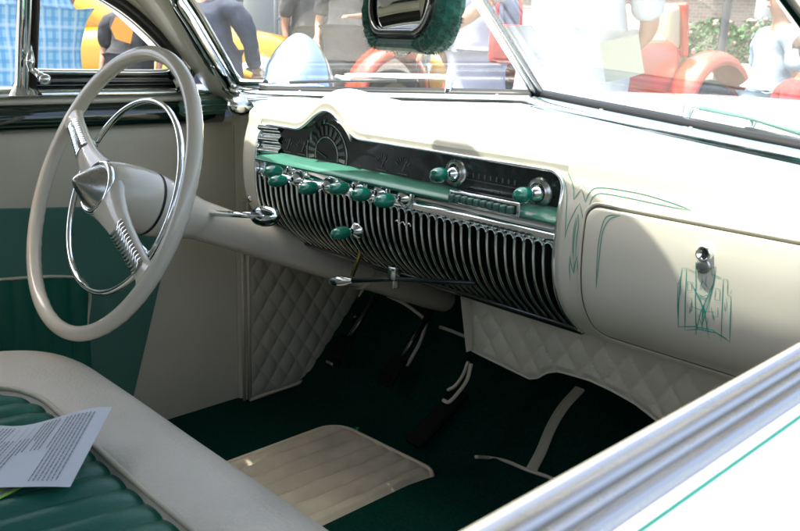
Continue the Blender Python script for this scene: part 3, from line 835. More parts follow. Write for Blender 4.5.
def ray_tun(px, py, lift=.006):
    lo, hi = None, None
    d = ray(px, py); best = None
    for t in np.linspace(.8, 2.2, 1400):
        p = CAM_LOC+d*t; y = p.y; u = (p.x-.085*sm((y-.1)/.25)-.05)/tw(y)
        if abs(u) < 1 and p.z <= -.003+tun(y)*(1-abs(u)**3.2)**.75: return p-d.normalized()*lift
    return on(px, py, 'z', .1)
L = smooth_path([ray_tun(*q) for q in ((531, 471), (541, 452), (551, 428), (563, 408), (580, 389))], 5)
wv = Vector((.0105, 0, 0))
m = MB(); m.grid([[p-wv, p-wv*.9+Vector((0, -.001, .003)), p+wv*.9+Vector((0, -.001, .003)), p+wv] for p in L]); m.build('tunnel_stripe', BINDING, tunnel)
m = MB(); m.tube(smooth_path([ray_tun(*q) for q in ((476, 457), (490, 458), (508, 462), (527, 470), (548, 477), (560, 484))], 5), .0034, 8); m.build('tunnel_binding', BINDING, tunnel)
# cream carpet bindings round the steering column hole
def toe(px, py, lift=.004):
    n = Vector((0, -.73, .68)); return hit(px, py, Vector((0, .34, .030))+n*lift, n)
m = MB(); m.tube(smooth_path([toe(*q) for q in ((388, 296), (405, 304), (421, 316), (426, 322), (421, 340), (415, 352), (407, 366))], 5), .0042, 8); m.build('carpet_binding', BINDING, floor_)
m = MB(); m.tube([toe(440, 327), toe(452, 331), toe(464, 336)], .0042, 8); m.build('carpet_binding', BINDING, floor_)
m = MB(); m.tube(smooth_path([on(*q, 'y', .17) for q in ((468, 362), (463, 375), (455, 386), (448, 390))], 5), .0030, 8)
m.tube(smooth_path([on(*q, 'y', .165) for q in ((471, 364), (467, 380), (458, 393), (449, 402), (443, 400))], 5), .0034, 8); m.build('panel_tie', BINDING, qp)

# ---- pedals
tn = Vector((0, -.72, .69)).normalized()
tup = Vector((0, .69, .72)).normalized()
RM = Matrix((Vector((1, 0, 0)), tup, tn)).transposed()
for (px, py, Y, nm) in ((340, 350, .337, 'clutch_pedal'), (392, 371, .348, 'brake_pedal')):
    c = on(px, py, 'y', Y)
    pd = MB().rbox(c, (.046, .072, .012), .005, RM).build(nm, PEDAL, car)
    m = MB()
    for k in range(5): m.rbox(c+tup*(-.026+k*.013)+tn*.007, (.038, .005, .004), .0015, RM)
    m.build('pedal_ribs', PEDAL, pd)
    MB().tube([c-tn*.005, c-tn*.03+Vector((0, .05, .09)), c+Vector((0, .16, .16))], .007, 8).build('pedal_arm', BLACK_GLOSS, pd)
    if nm == 'clutch_pedal': MB().rbox(c-tup*.038+tn*.003, (.024, .007, .010), .002, RM).build('pedal_glint', STEEL, pd)  # bright strip put in for the glint at the pedal's foot
c = on(437, 418, 'y', .34)
pd = MB().rbox(c, (.045, .15, .012), .005, Matrix((Vector((1, .0, 0)), Vector((.12, .80, .58)).normalized(), Vector((0, -.58, .81)))).transposed()).build('gas_pedal', PEDAL, car)
c = toe(356, 317, .01); MB().lathe(c, tn, [(0, .012), (.006, .012), (.012, .008), (.012, 0)], 16).build('dimmer_switch', BLACK_GLOSS, car)

# ---- steering column and wheel
CA = 0.3937; AX = Vector((0, math.cos(CA), -math.sin(CA))); UPW = Vector((0, math.sin(CA), math.cos(CA))); XW = Vector((1, 0, 0))
WC = Vector((-.36, -.2766, .5734)); NW = -AX
def wp(x, u, n=0.0): return WC+XW*x+UPW*u+NW*n
col = MB().lathe(WC, AX, [(.150, .0350), (.165, .0335), (.20, .0325), (.40, .0320), (.70, .0315), (.815, .0315), (.822, .029), (.822, 0)], 40).build('steering_column', IVORY, car)
MB().lathe(WC, AX, [(.545, .0335), (.548, .0350), (.556, .0350), (.559, .0335)], 40).build('column_clamp', IVORY, col)
Rr, rt = .215, .0113
G = []
for k in range(160):
    a = 2*math.pi*k/160; c, s_ = math.cos(a), math.sin(a); row = []
    sc = .0008*abs(math.sin(a*32))
    for j in range(18):
        t = 2*math.pi*j/18; rr = rt - (sc if math.sin(t) < -.2 else 0)
        row.append(wp((Rr+rr*math.cos(t))*c, (Rr+rr*math.cos(t))*s_, rr*math.sin(t)*1.05))
    G.append(row)
wheel = MB().grid(G, closed_u=True, closed_v=True).build('steering_wheel', IVORY, car)
SA = math.atan2(.098, -.192)
for k in range(2):
    a = SA+k*math.pi; er = XW*math.cos(a)+UPW*math.sin(a); et = -XW*math.sin(a)+UPW*math.cos(a)
    secs = [(.026, .036, .016, .004), (.050, .028, .0145, .006), (.080, .0215, .0125, .006), (.110, .0180, .011, .005), (.140, .0162, .010, .003), (.175, .0155, .009, .001), (.198, .0175, .009, 0), (.212, .027, .010, 0)]
    G = []
    for r, w, th, h in secs:
        G.append([WC+er*r+et*(w*math.cos(t))*1.0+NW*(h+th*math.sin(t)*(abs(math.sin(t))**-.35 if abs(math.sin(t)) > .05 else 1)) for t in np.linspace(0, 2*math.pi, 21)[:-1]])
    sp = MB().grid(G, closed_v=True).build('spoke', IVORY, wheel)
    m = MB(); G = []
    for q in np.linspace(0, 1, 90):
        r = lerp(.098, .186, q); w = interp(r, [.098, .14, .186], [.0165, .0140, .0132]); h = interp(r, [.098, .14, .186], [.0165, .0133, .0098])
        rib = .0013*abs(math.sin(q*math.pi*12))**.8
        G.append([WC+er*(r+.006*(1-(u*u)))+et*(w*u)+NW*(h+rib+.0012-(.004 if abs(u) > .97 else 0)) for u in np.linspace(-1, 1, 9)])
    m.grid(G).build('spoke_insert', CHROME_OLD, wheel)
hub = MB().lathe(WC, AX, [(-.012, .032), (-.014, .040), (-.006, .0435), (.010, .0475), (.035, .0505), (.062, .0512), (.0655, .0505), (.067, .0480), (.0685, .0480), (.070, .0500), (.085, .0485), (.110, .0440), (.135, .0385), (.155, .0350), (.160, .0335)], 56).build('hub', IVORY, wheel)
MB().lathe(WC, AX, [(.0655, .0508), (.0665, .0492), (.0690, .0492), (.070, .0504)], 56).build('hub_seam', BLACK, wheel)
MB().lathe(WC, AX, [(-.010, .0395), (-.014, .0415), (-.019, .0405), (-.021, .0375), (-.018, .0345), (-.012, .034)], 56).build('horn_bezel', CHROME, wheel)
hc = [(-.016, .0345), (-.020, .0335), (-.030, .0270), (-.040, .0185), (-.048, .0105), (-.053, .0045), (-.0545, 0)]
MB().lathe(WC, AX, [(h, r) for h, r in hc], 56).build('horn_button', STEEL, wheel)
# horn ring
G = []
for k in range(120):
    a = 2*math.pi*k/120
    ctr = WC+AX*.024
    G.append([ctr+XW*((.150+.0042*math.cos(t))*math.cos(a))+UPW*((.150+.0042*math.cos(t))*math.sin(a))+NW*(.0052*math.sin(t)) for t in np.linspace(0, 2*math.pi, 11)[:-1]])
hr = MB().grid(G, closed_u=True, closed_v=True).build('horn_ring', CHROME, wheel)
for k in range(2):
    a = SA+k*math.pi; er = XW*math.cos(a)+UPW*math.sin(a)
    MB().tube([WC+AX*.024+er*.150, WC+AX*.014+er*.140, WC+AX*.010+er*.128], [.005, .006, .006], 10).build('ring_clip', CHROME, wheel)
a = SA+math.pi; er = XW*math.cos(a)+UPW*math.sin(a); et = -XW*math.sin(a)+UPW*math.cos(a)
MB().lathe(WC+AX*.020+er*.142-et*.024, NW, [(-.010, .004), (-.004, .008), (.004, .008), (.008, .005), (.009, 0)], 16).build('ring_bolt', CHROME, wheel)
# shift lever with a striped knob
P0 = WC+AX*.165+XW*.026+UPW*.016; PK = hit(265, 216, P0, AX); Pm = P0.lerp(PK, .5)
lv = MB().tube([P0, Pm, PK], [.0055, .0048, .0046], 10).build('shift_lever', CHROME, car)
d = (PK-Pm).normalized()
MB().lathe(PK, d, [(.028*(-1+2*t), max(.0003, .0155*math.sqrt(max(0, 1-(2*t-1)**2))**.8)) for t in np.linspace(0, 1, 25)], 28).build('lever_knob', CHROME, lv)
up = Vector((0, 0, 1)); up = (up-d*up.dot(d)).normalized(); sd = d.cross(up)
m = MB()
for (t0, t1) in ((-58, -22), (14, 44), (-110, -80)):
    G = []
    for q in np.linspace(-.93, .93, 21):
        rr = .0155*math.sqrt(max(0, 1-q*q))**.8+.0006
        v0 = -sd if (-sd).dot(CAM_LOC-PK) > 0 else sd
        G.append([PK+d*(.028*q)+v0*(rr*math.cos(math.radians(t)))+up*(rr*math.sin(math.radians(t))) for t in np.linspace(t0, t1, 7)])
    m.grid(G)
m.build('knob_stripes', GREEN_DARK, lv)
# hand brake pull under the dash
h0 = on(342, 281, 'y', .000); h1 = on(395, 279, 'y', .010); h2 = on(475, 283, 'y', .035)
hb = MB().tube([h0, h1, h2], .0035, 8).build('brake_pull', DARK_GREEN_METAL, car)
d = (h1-h0).normalized()
MB().lathe(h0, d, [(-.030, .0006), (-.027, .004), (-.018, .0075), (-.004, .009), (.008, .0075), (.018, .005), (.024, .004)], 20).build('pull_handle', CHROME, hb)
m = MB(); c = on(394, 273, 'y', .012); m.rbox(c, (.016, .012, .020), .002); m.rbox(c+Vector((0, .004, -.014)), (.004, .012, .022), .0015); m.build('pull_bracket', CHROME_OLD, hb)
m = MB(); m.tube(smooth_path([on(*q, 'y', .045) for q in ((361, 250), (359, 258), (355, 268), (352, 276))], 5), .0035, 8); m.build('brake_cable', BRASS, hb)

# ---- bench seat
Op = smooth_path([Vector((-.515, -1.05, .25)), Vector((-.515, -.62, .25)), Vector((-.505, -.45, .25)), Vector((-.47, -.355, .25)), Vector((-.39, -.312, .25)), Vector((-.25, -.305, .25)), Vector((0, -.305, .25)), Vector((.30, -.305, .25)), Vector((.64, -.305, .25))], 8)
Ip = smooth_path([Vector((-.285, -1.05, .34)), Vector((-.285, -.66, .34)), Vector((-.282, -.53, .345)), Vector((-.255, -.480, .345)), Vector((-.20, -.457, .35)), Vector((-.12, -.456, .35)), Vector((.05, -.462, .35)), Vector((.30, -.462, .35)), Vector((.64, -.462, .35))], 8)
G = []
for o, i in zip(Op, Ip):
    dd_ = Vector((o.x-i.x, o.y-i.y, 0)); row = []
    for u, z in ((-.04, .336), (0, .347), (.06, .3525), (.18, .3565), (.34, .3555), (.52, .349), (.68, .336), (.82, .315), (.92, .288), (.985, .250), (1.0, .20), (.985, .14), (.95, .09)):
        zz = z-(.34-i.z)*-.0
        row.append(Vector((i.x+dd_.x*u, i.y+dd_.y*u, zz)))
    G.append(row)
G = [[Vector(p) for p in smooth_path(r, 3)] for r in G]
bol = MB().grid(G).build('bench_seat', CREAM_VINYL, car)
MB().tube([p+Vector((0, 0, .0015)) + Vector((0, 0, .3475-p.z)) for p in Ip], .0036, 8).build('seat_piping', BINDING, bol)
def in_edge_y(x):
    ys_ = [p.y for p in Ip if abs(p.x-x) < .02]
    pts = sorted([(p.x, p.y) for p in Ip if p.y > -.60]); return float(np.interp(x, [q[0] for q in pts], [q[1] for q in pts]))
G = []
for x in np.arange(-.283, .64, .0028):
    y1 = in_edge_y(x)-.002 if x > -.281 else -.62
    row = []
    for t in np.linspace(0, 1, 22):
        y = lerp(y1, -1.02, t)
        bow = .05*((y1-y)/.5)**1.0*.35
        xx = x-bow*0
        edge = min(1, (y1-y)/.03+.25)
        pl = abs(math.sin(math.pi*(x+.283)/.0385))**.55
        row.append(Vector((x - .10*((y1-y))**1.3, y, .338+.012*pl*edge+.010*math.sin(min(1, (y1-y)/.25)*math.pi/2)-.03*max(0, (-.62-y)))))
    G.append(row)
MB().grid(G).build('pleated_cushion', GREEN_VINYL, bol)
m = MB(); m.rbox((0.06, -1.13, .52), (1.16, .16, .50), .07, n=5); sb = m.build('seat_backrest', CREAM_VINYL, bol)

# ---- passenger door edge next to the lens
pdoor = None
def pstrip(prof, name, m_, y0=-1.05, y1=.12, parent=None):
    q = MB(); extrude_prof(q, prof, 'y', y0, y1, 16, closed=False); return q.build(name, m_, parent or car)
def hr_(x0, x1, z, h, n=7): return [(x, z+y) for x, y in half_round(x1-x0, h, n, x0, 0)]
pdoor = pstrip([(.640, .02), (.650, .30), (.665, .60), (.680, .655), (.6865, .670), (.6880, .6775)], 'passenger_door', CREAM_DOOR)
pstrip([(.6884, .674), (.6888, .6792), (.6892, .6800), (.6895, .6801), (.6898, .6798), (.6900, .6789)], 'sill_cap', CREAM, parent=pdoor)
pstrip([(.6899, .6791), (.6912, .6780), (.6932, .6778), (.6941, .6785)], 'sill_channel', STEEL, parent=pdoor)
pstrip(hr_(.6940, .6996, .6782, .0020), 'sill_chrome', TRIM, parent=pdoor)
pstrip([(.6990, .6790), (.6996, .6786), (.7004, .6790)], 'sweep_rubber', BLACK, parent=pdoor)
pstrip(hr_(.7002, .7050, .6780, .0012)+[(.7052, .6770)], 'glass_run', STEEL, parent=pdoor)
pstrip([(.7046, .6786), (.7053, .6782), (.7061, .6788)], 'sweep_rubber', BLACK, parent=pdoor)
pstrip(hr_(.7058, .7116, .6778, .0020), 'belt_chrome', TRIM, parent=pdoor)
pstrip([(.7114, .6780), (.7120, .6772), (.7134, .6772), (.7138, .6776)], 'belt_gap', STEEL, parent=pdoor)
pstrip([(.7136, .6774), (.7150, .6780), (.720, .6776), (.735, .6745), (.76, .664), (.80, .642), (.84, .60), (.87, .53), (.885, .40), (.88, .2), (.86, -.02)], 'door_skin', WHITE_PAINT, parent=pdoor)
pstrip([(.7170, .6782), (.7182, .6786), (.7194, .6781)], 'body_pinstripe', AQUA, parent=pdoor)
pstrip([(.768, .6605), (.790, .6492)], 'body_stripe', mat('pale_aqua_stripe', (.50, .72, .72), .25, coat=.6), parent=pdoor)
for ch in pdoor.children:
    if ch.name.startswith('body_stripe'): 
        for v in ch.data.vertices: v.co.z += .0012

# ---- outer body: driver's side skin, roof, rear, hood, fenders
m = MB(); extrude_prof(m, [(-.72, .705), (-.76, .69), (-.82, .645), (-.87, .55), (-.885, .40), (-.88, .2), (-.86, -.02)], 'y', -2.9, .12, 12, closed=False)
m.build('body_side', WHITE_PAINT, car)
m = MB(); extrude_prof(m, [(.72, .673), (.76, .664), (.80, .642), (.84, .60), (.87, .53), (.885, .40), (.88, .2), (.86, -.02)], 'y', -2.9, -1.055, 8, closed=False)
m.build('body_side', WHITE_PAINT, car)
def roof_edge(x):  # unseen edge, shaped for its shadow on the dash; corners block stray sun
    a = abs(x); return (interp(a, [0, .10, .20, .30, .40, .44, .60], [-.112, -.094, -.1005, -.130, -.13, -.14, -.20]), interp(a, [0, .10, .20, .44, .60], [1.07, 1.03, 1.0, 1.0, .985]))
def roof_w(y): return interp(y, [-2.0, -1.2, -.4, -.15], [.54, .62, .64, .56])
for nm, dz, mm in (('headliner', 0, HEADLINER), ('roof', .03, WHITE_PAINT)):
    G = []
    for u in np.linspace(-1, 1, 31):
        row = []
        for t in np.linspace(0, 1, 24):
            fx = u*.56; fy, fz = roof_edge(fx); y = lerp(fy, -2.0, t)
            z = lerp(fz, .985+.105*(1-u*u), sm((fy-y)/.35)) + dz*.8 - .30*max(0, (-y-1.35))**1.6
            row.append(Vector((u*(roof_w(max(y, -2.0)) if u < 0 else min(.60, roof_w(max(y, -2.0)))), y, z)))
        G.append(row)
    MB().grid(G).build(nm, mm, car)
for s in (-1, 1):
    # roof rail, quarter panel behind the door, with its window
    m = MB(); m.grid([[Vector((s*(.598+a), y, .972+b)) for a, b in ((-.012, .012), (-.014, -.004), (.0, -.012), (.016, -.004), (.02, .02), (.0, .045))] for y in np.linspace(-2.0, -.28, 12)])
    m.build('roof_rail', CREAM, car)
    if s < 0:
     sec = ((.62, .020), (.64, .024), (.715, .007), (.727, -.002), (.731, .005), (.715, .027))  # unseen driver-side overhang, shaped to narrow the sun strip on the floor
     m = MB(); m.grid([[Vector((s*(x-(.010 if x > .70 and -.25 < y < 0 else 0)), y, z0+z)) for x, z in sec] for y, z0 in ((-2.0, .948), (-1.0, .948), (-.32, .946), (-.24, .935), (-.15, .893), (-.06, .820), (.02, .755), (.07, .715))])
     m.build('drip_rail_shade', WHITE_PAINT, car)
    m = MB(); m.grid([[Vector((s*(.69-.30*(z-.68)), y, z)) for z in (.66, .75, .86, .98)] for y in (-1.0, -1.10)]); m.build('lock_pillar', CREAM, car)
    m = MB(); m.grid([[Vector((s*.69, y, z)) for z in (0, .3, .62, .70)] for y in np.linspace(-1.0, -2.1, 4)]); m.build('quarter_panel', GREEN_PANEL, car)
    m = MB(); m.grid([[Vector((s*(.69-.30*(z-.68)), y, z)) for z in (.66, .75, .86, .98)] for y in (-1.62, -2.15)]); m.build('rear_pillar', CREAM, car)
m = MB(); m.grid([[Vector((x, y, z)) for y, z in ((-1.95, .0), (-2.0, .3), (-2.1, .62), (-2.12, .70), (-2.9, .58), (-3.0, .2))] for x in np.linspace(-.72, .72, 5)]); m.build('rear_deck', WHITE_PAINT, car)
m = MB(); m.rbox((0, -1.85, .45), (1.2, .22, .5), .08, n=4); m.build('rear_seat', GREEN_VINYL, car)
for s in (-1, 1):      # unseen filler added against sun leaks: closes the space between pillar, header and door frame
    PP = pane_path(s); K = Vector((s*.60, -.20, .990)); V = [p+Nn*.006*0+Vector((s*.004, 0, .002)) for p in PP[24:]]
    DE = [Vector((s*-q.x if False else s*abs(q.x), q.y, q.z)) for q in door_edge[28:]]
    m = MB(); m.add([K]+V, [(0, i, i+1) for i in range(1, len(V))]); m.add([K]+DE, [(0, i, i+1) for i in range(1, len(DE))])
    m.build('corner_filler', CREAM, car)
m = MB(); m.rbox((-.31, -.150, .945), (.36, .15, .014), .006, Matrix.Rotation(math.radians(16), 3, 'Z') @ Matrix.Rotation(math.radians(-42), 3, 'X')); m.build('sun_blocker', HEADLINER, car)  # unseen lowered visor panel, added to block sun spots on the floor mat
# cowl and hood
def hood_z(x, y):
    c = interp(y, [.10, .30, .55, .9, 1.3, 1.7, 2.0, 2.12], [.712, .716, .718, .712, .700, .672, .62, .50])
    return c-.030*(abs(x)/.6)**2.2-.10*max(0, abs(x)-.55)**1.2
m = MB(); G = []
for x in np.linspace(-.78, .78, 41):
    y0 = base_pt(max(-.6, min(.6, x))).y+.012 - (.3*max(0, abs(x)-.6))
    G.append([Vector((x, lerp(y0, 2.12, t), hood_z(x, lerp(y0, 2.12, t)) if t > .02 else base_pt(max(-.6, min(.6, x))).z-.006)) for t in np.linspace(0, 1, 40)])
hood = m.grid(G).build('hood', HOOD_PAINT, car)
for s in (-1, 1):
    m = MB(); m.grid([[Vector((s*lerp(.74, .93, sm(u*1.2))*1.0, y, lerp(hood_z(.74, y)-.02, -.05, u**1.5)+.0)) for u in np.linspace(0, 1, 14)] for y in np.linspace(.05, 2.3, 16)]); m.build('front_fender', WHITE_PAINT, car)
# wipers
dnL = Vector((0, -.65, -.76)).normalized()
def pane_hit(px, py, s, out=.012):
    e1 = (side(LB, s)-CB).normalized(); N = e1.cross(CT-CB).normalized(); N = -N if N.y > 0 else N
    return hit(px, py, CB-N*out, N)
m = MB(); m.tube(smooth_path([pane_hit(*q, -1, .02) for q in ((450, 77), (430, 76), (400, 75.5), (360, 74.5), (345, 75))], 4), [.0042]*10+[.0034]*7, 8)
wa = m.build('wiper', CHROME, car)
m = MB(); m.tube([pane_hit(290, 82.5, -1, .012), pane_hit(350, 80.5, -1, .012), pane_hit(396, 80.5, -1, .012)], .0030, 8); m.build('wiper_blade', BLACK, wa)
m = MB(); m.tube([pane_hit(336, 77, -1, .016), pane_hit(352, 79.5, -1, .014)], .0050, 8); m.build('blade_clip', CHROME, wa)
c = pane_hit(452, 77, -1, .022); MB().lathe(c, (0, .3, 1), [(-.03, .007), (-.008, .0075), (.004, .0085), (.008, .006), (.009, 0)], 18).build('wiper_pivot', CHROME, wa)
m = MB(); m.tube(smooth_path([pane_hit(*q, 1, .03) for q in ((690, 105), (715, 110), (750, 117), (790, 126), (830, 138))], 4), .0036, 8)
wa = m.build('wiper', CHROME, car)
m = MB(); m.tube([pane_hit(700, 108, 1, .024), pane_hit(752, 118, 1, .024), pane_hit(840, 146, 1, .024)], .0030, 8); m.build('wiper_blade', GREEN_PANEL, wa)
m = MB(); m.tube([pane_hit(746, 128, 1, .010), pane_hit(800, 140, 1, .010)], .0022, 8); m.build('wiper_linkage', BLACK, wa)
for q in ((690, 105), (752, 118)):
    c = pane_hit(*q, 1, .03); MB().lathe(c, (0, .3, 1), [(-.02, .006), (-.004, .0075), (.004, .007), (.007, .003), (.007, 0)], 16).build('wiper_pivot', CHROME, wa)
# spot lamp on the driver's cowl
c = CAM_LOC+ray(299, 67)*1.84
ax = Vector((-.22, .20, .95)).normalized()
sl = MB().lathe(c-ax*.070, ax, [(0, .0)]+[(.012+.135*t, .082*max(0, 1-t**1.75)**.62) for t in np.linspace(0, 1, 26)], 44).build('spot_lamp', LAMP, car)
MB().tube([c-ax*.06, c-ax*.10, Vector((-.72, .16, .66))], .012, 12).build('spot_lamp_stem', CHROME, sl)
MB().lathe(c-ax*.066, ax, [(0, .083), (.004, .085), (.008, .083)], 44).build('spot_lamp_bezel', CHROME, sl)
# driver side door, window regulator etc. are hidden; wheels of the car
def wheel_of(parent, c, r, w, tyre, rim, name='wheel'):
    W = MB().lathe(c, (1, 0, 0), [(-w/2, r*.62), (-w/2, r*.90), (-w*.40, r*.97), (0, r), (w*.40, r*.97), (w/2, r*.90), (w/2, r*.62)], 40).build(name, tyre, parent)
    MB().lathe(c, (1, 0, 0), [(-w*.42, r*.02), (-w*.40, r*.35), (-w*.30, r*.58), (-w*.45, r*.63), (w*.45, r*.63), (w*.30, r*.58), (w*.40, r*.35), (w*.42, r*.02)], 40).build('rim', rim, W)
    return W
for sx in (-.76, .76):
    for y in (1.45, -1.75): wheel_of(car, Vector((sx, y, GZ+.33)), .33, .18, BLACK, CHROME)

# ------------------------------------------------------------------ loose things in the car
# floor mat
m = MB(); G = []
X0, X1, Y0, Y1 = -.436, -.134, -.27, .240
for x in np.linspace(X0, X1, 240):
    row = []
    e = min(x-X0, X1-x)
    cut = .05-math.sqrt(max(0, .05**2-(.05-e)**2)) if e < .05 else 0
    y1 = Y1-cut+.012*(x-X0)/.28
    for t in np.linspace(0, 1, 60):
        y = lerp(Y0, y1, t); q = (x-X0)/.0415 + .10*math.sin(y*9+x*14)
        h = .014*abs(math.sin(math.pi*q))**.55 + .0016*math.sin(y*60+q*5)*math.sin(y*23+q) 
        e2 = min(e, y1-y); h *= min(1, e2/.022)
        row.append(Vector((x, y, .005+h)))
    G.append(row)
fm = MB().grid(G).build('floor_mat', MAT_VINYL, None)
tag(fm, 'cream pleated vinyl floor mat lying on the green carpet at the driver side', 'floor mat')
bd = [r[-1] for r in G]
MB().tube([Vector((X0, Y0, .007))]+[Vector((p.x, p.y, .007)) for p in bd]+[Vector((X1, Y0, .007))], .0045, 8).build('mat_binding', MAT_VINYL, fm)

# paper sheet on the seat
cA, cB = on(112, 407, 'z', .392), on(70, 487, 'z', .366)
e2 = None
c1 = on(0, 491, 'z', .3585); c2 = on(0, 424, 'z', .362); cM = on(60, 418.5, 'z', .366)
uvec = (c1-cB); uvec.z = 0; uvec = uvec.normalized()*.2794
def paper_pt(u, v):      # v: 0 = edge A-B end; u: 0 = far (A) .. 1 = near (B)
    e = cA.lerp(cB, u); t = v
    far_ = Vector((0, 0, 0)); dirA = (c2-cA); dirB = (c1-cB)
    dvec = dirA.normalized().lerp(dirB.normalized(), u); dvec.z = 0
    L = .2794
    z = lerp(e.z, .3600, sm(t*2.2)) + .004*math.sin(t*5)*0
    return Vector((e.x+dvec.x*L*t, e.y+dvec.y*L*t, z))
m = MB(); NU, NV = 14, 24
top = [[paper_pt(u, v) for v in np.linspace(0, 1, NV)] for u in np.linspace(0, 1, NU)]
m.grid(top); m.grid([[p+Vector((0, 0, -.0004)) for p in r] for r in top])
paper = m.build('paper_sheet', PAPER, None, sharp=60)
tag(paper, 'white printed form lying on the green pleats of the front bench seat', 'paper')
m = MB()
def word(u0, u1, v0, v1):
    q = [paper_pt(u0, v0), paper_pt(u1, v0), paper_pt(u1, v1), paper_pt(u0, v1)]
    m.add([p+Vector((0, 0, .0006)) for p in q], [(0, 1, 2, 3)])
rows = np.arange(.06, .97, .0165)
for i, v in enumerate(rows):
    blk = (i//7) % 4
    if i % 9 == 8: continue
    u = .06 if blk != 2 else .30
    end = .94 if blk in (0, 3) else (.52 if blk == 1 else .80)
    if rng.random() < .2: end *= .7
    while u < end:
        w = .012+.035*rng.random(); word(u, min(end, u+w), v, v+.0048); u += w+.008
for v in (.30, .335, .37): word(.08, .62, v+.010, v+.0112)
m.build('printed_lines', INK, paper, smooth=False)
f0, f1, f2, f3 = on(28, 485, 'z', .3575), on(-40, 520, 'z', .3575), on(-60, 490, 'z', .3575), on(0, 470, 'z', .3575)
fl = MB().prism([f0, f1, f2, f3], (0, 0, .0005)).build('leaflet', FLYER, None, smooth=False)
tag(fl, 'lime green leaflet sticking out from under the white form', 'leaflet')
m = MB()
for k in range(7):
    a = f0.lerp(f1, .10+k*.09)+Vector((-.006, .004, .0009)); b = a.lerp(f2, .10); d_ = (f1-f0).normalized()*.006
    m.add([a, a+d_, b+d_, b], [(0, 1, 2, 3)])
m.build('printed_lines', INK, fl, smooth=False)
# ------------------------------------------------------------------ people (seen through the glass)
SKIN = mat('skin_warm', (0.33, 0.175, 0.115), 0.5, var=0.08, vscale=12)
SKIN_DARK = mat('skin_tan', (0.30, 0.16, 0.10), 0.5, var=0.08, vscale=12)
HAIR = mat('brown_hair', (0.075, 0.045, 0.03), 0.5, var=0.4, vscale=40)
HAIR_BLACK = mat('black_hair', (0.015, 0.012, 0.01), 0.5)
EYE = mat('eye_dark', (0.03, 0.02, 0.015), 0.2)
LIP = mat('lip', (0.40, 0.16, 0.13), 0.5)
TEE_WHITE = mat('white_cotton', (0.40, 0.42, 0.445), 0.9, bump=0.9, bscale=14)
TEE_PALE = mat('pale_blue_cotton', (0.24, 0.33, 0.42), 0.9, var=0.12, vscale=5, bump=0.9, bscale=12)
TEE_BLACK = mat('charcoal_cotton', (0.040, 0.042, 0.048), 0.9, bump=0.9, bscale=14)
TEE_MAROON = mat('maroon_cotton', (0.20, 0.03, 0.05), 0.9)
TEE_LILAC = mat('lilac_cotton', (0.30, 0.32, 0.42), 0.9)
TEE_RED = mat('red_cotton', (0.42, 0.03, 0.035), 0.9, bump=0.9, bscale=14)
NAVY = mat('navy_cloth', (0.045, 0.055, 0.085), 0.9, var=0.2, vscale=8, bump=0.9, bscale=14)
DENIM = mat('denim', (0.06, 0.10, 0.18), 0.9, var=0.25, vscale=20, bump=0.3, bscale=30)
STONE = mat('stone_cloth', (0.20, 0.20, 0.18), 0.9)
SHOE = mat('shoe', (0.05, 0.05, 0.05), 0.6)
ORANGE = mat('orange_print', (0.70, 0.25, 0.04), 0.8)

def plaid_mat():
    m = bpy.data.materials.new('blue_plaid'); m.use_nodes = True; nt = m.node_tree; b = nt.nodes['Principled BSDF']
    b.inputs['Roughness'].default_value = .9
    tc = nt.nodes.new('ShaderNodeTexCoord'); sp = nt.nodes.new('ShaderNodeSeparateXYZ'); nt.links.new(tc.outputs['Object'], sp.inputs[0])
    def band(sock, sc, th):
        a = nt.nodes.new('ShaderNodeMath'); a.operation = 'MULTIPLY'; a.inputs[1].default_value = sc; nt.links.new(sock, a.inputs[0])
        s = nt.nodes.new('ShaderNodeMath'); s.operation = 'SINE'; nt.links.new(a.outputs[0], s.inputs[0])
        r = nt.nodes.new('ShaderNodeMapRange'); r.inputs['From Min'].default_value = th; r.inputs['From Max'].default_value = th+.35; nt.links.new(s.outputs[0], r.inputs['Value'])
        return r.outputs['Result']
    col = None
    prev = (0.22, 0.40, 0.52, 1)
    for sock, sc, th, c in ((sp.outputs['X'], 210, .0, (0.05, 0.22, 0.42, 1)), (sp.outputs['Z'], 170, .2, (0.07, 0.25, 0.42, 1)), (sp.outputs['X'], 105, .70, (0.48, 0.56, 0.60, 1)), (sp.outputs['Z'], 85, .75, (0.48, 0.56, 0.60, 1))):
        mx_ = nt.nodes.new('ShaderNodeMix'); mx_.data_type = 'RGBA'
        fac = nt.nodes.new('ShaderNodeMath'); fac.operation = 'MULTIPLY'; fac.inputs[1].default_value = .6; nt.links.new(band(sock, sc, th), fac.inputs[0])
        nt.links.new(fac.outputs[0], mx_.inputs['Factor'])
        if col is None: mx_.inputs['A'].default_value = prev
        else: nt.links.new(col, mx_.inputs['A'])
        mx_.inputs['B'].default_value = c; col = mx_.outputs['Result']
    nt.links.new(col, b.inputs['Base Color'])
    return m
PLAID = plaid_mat()

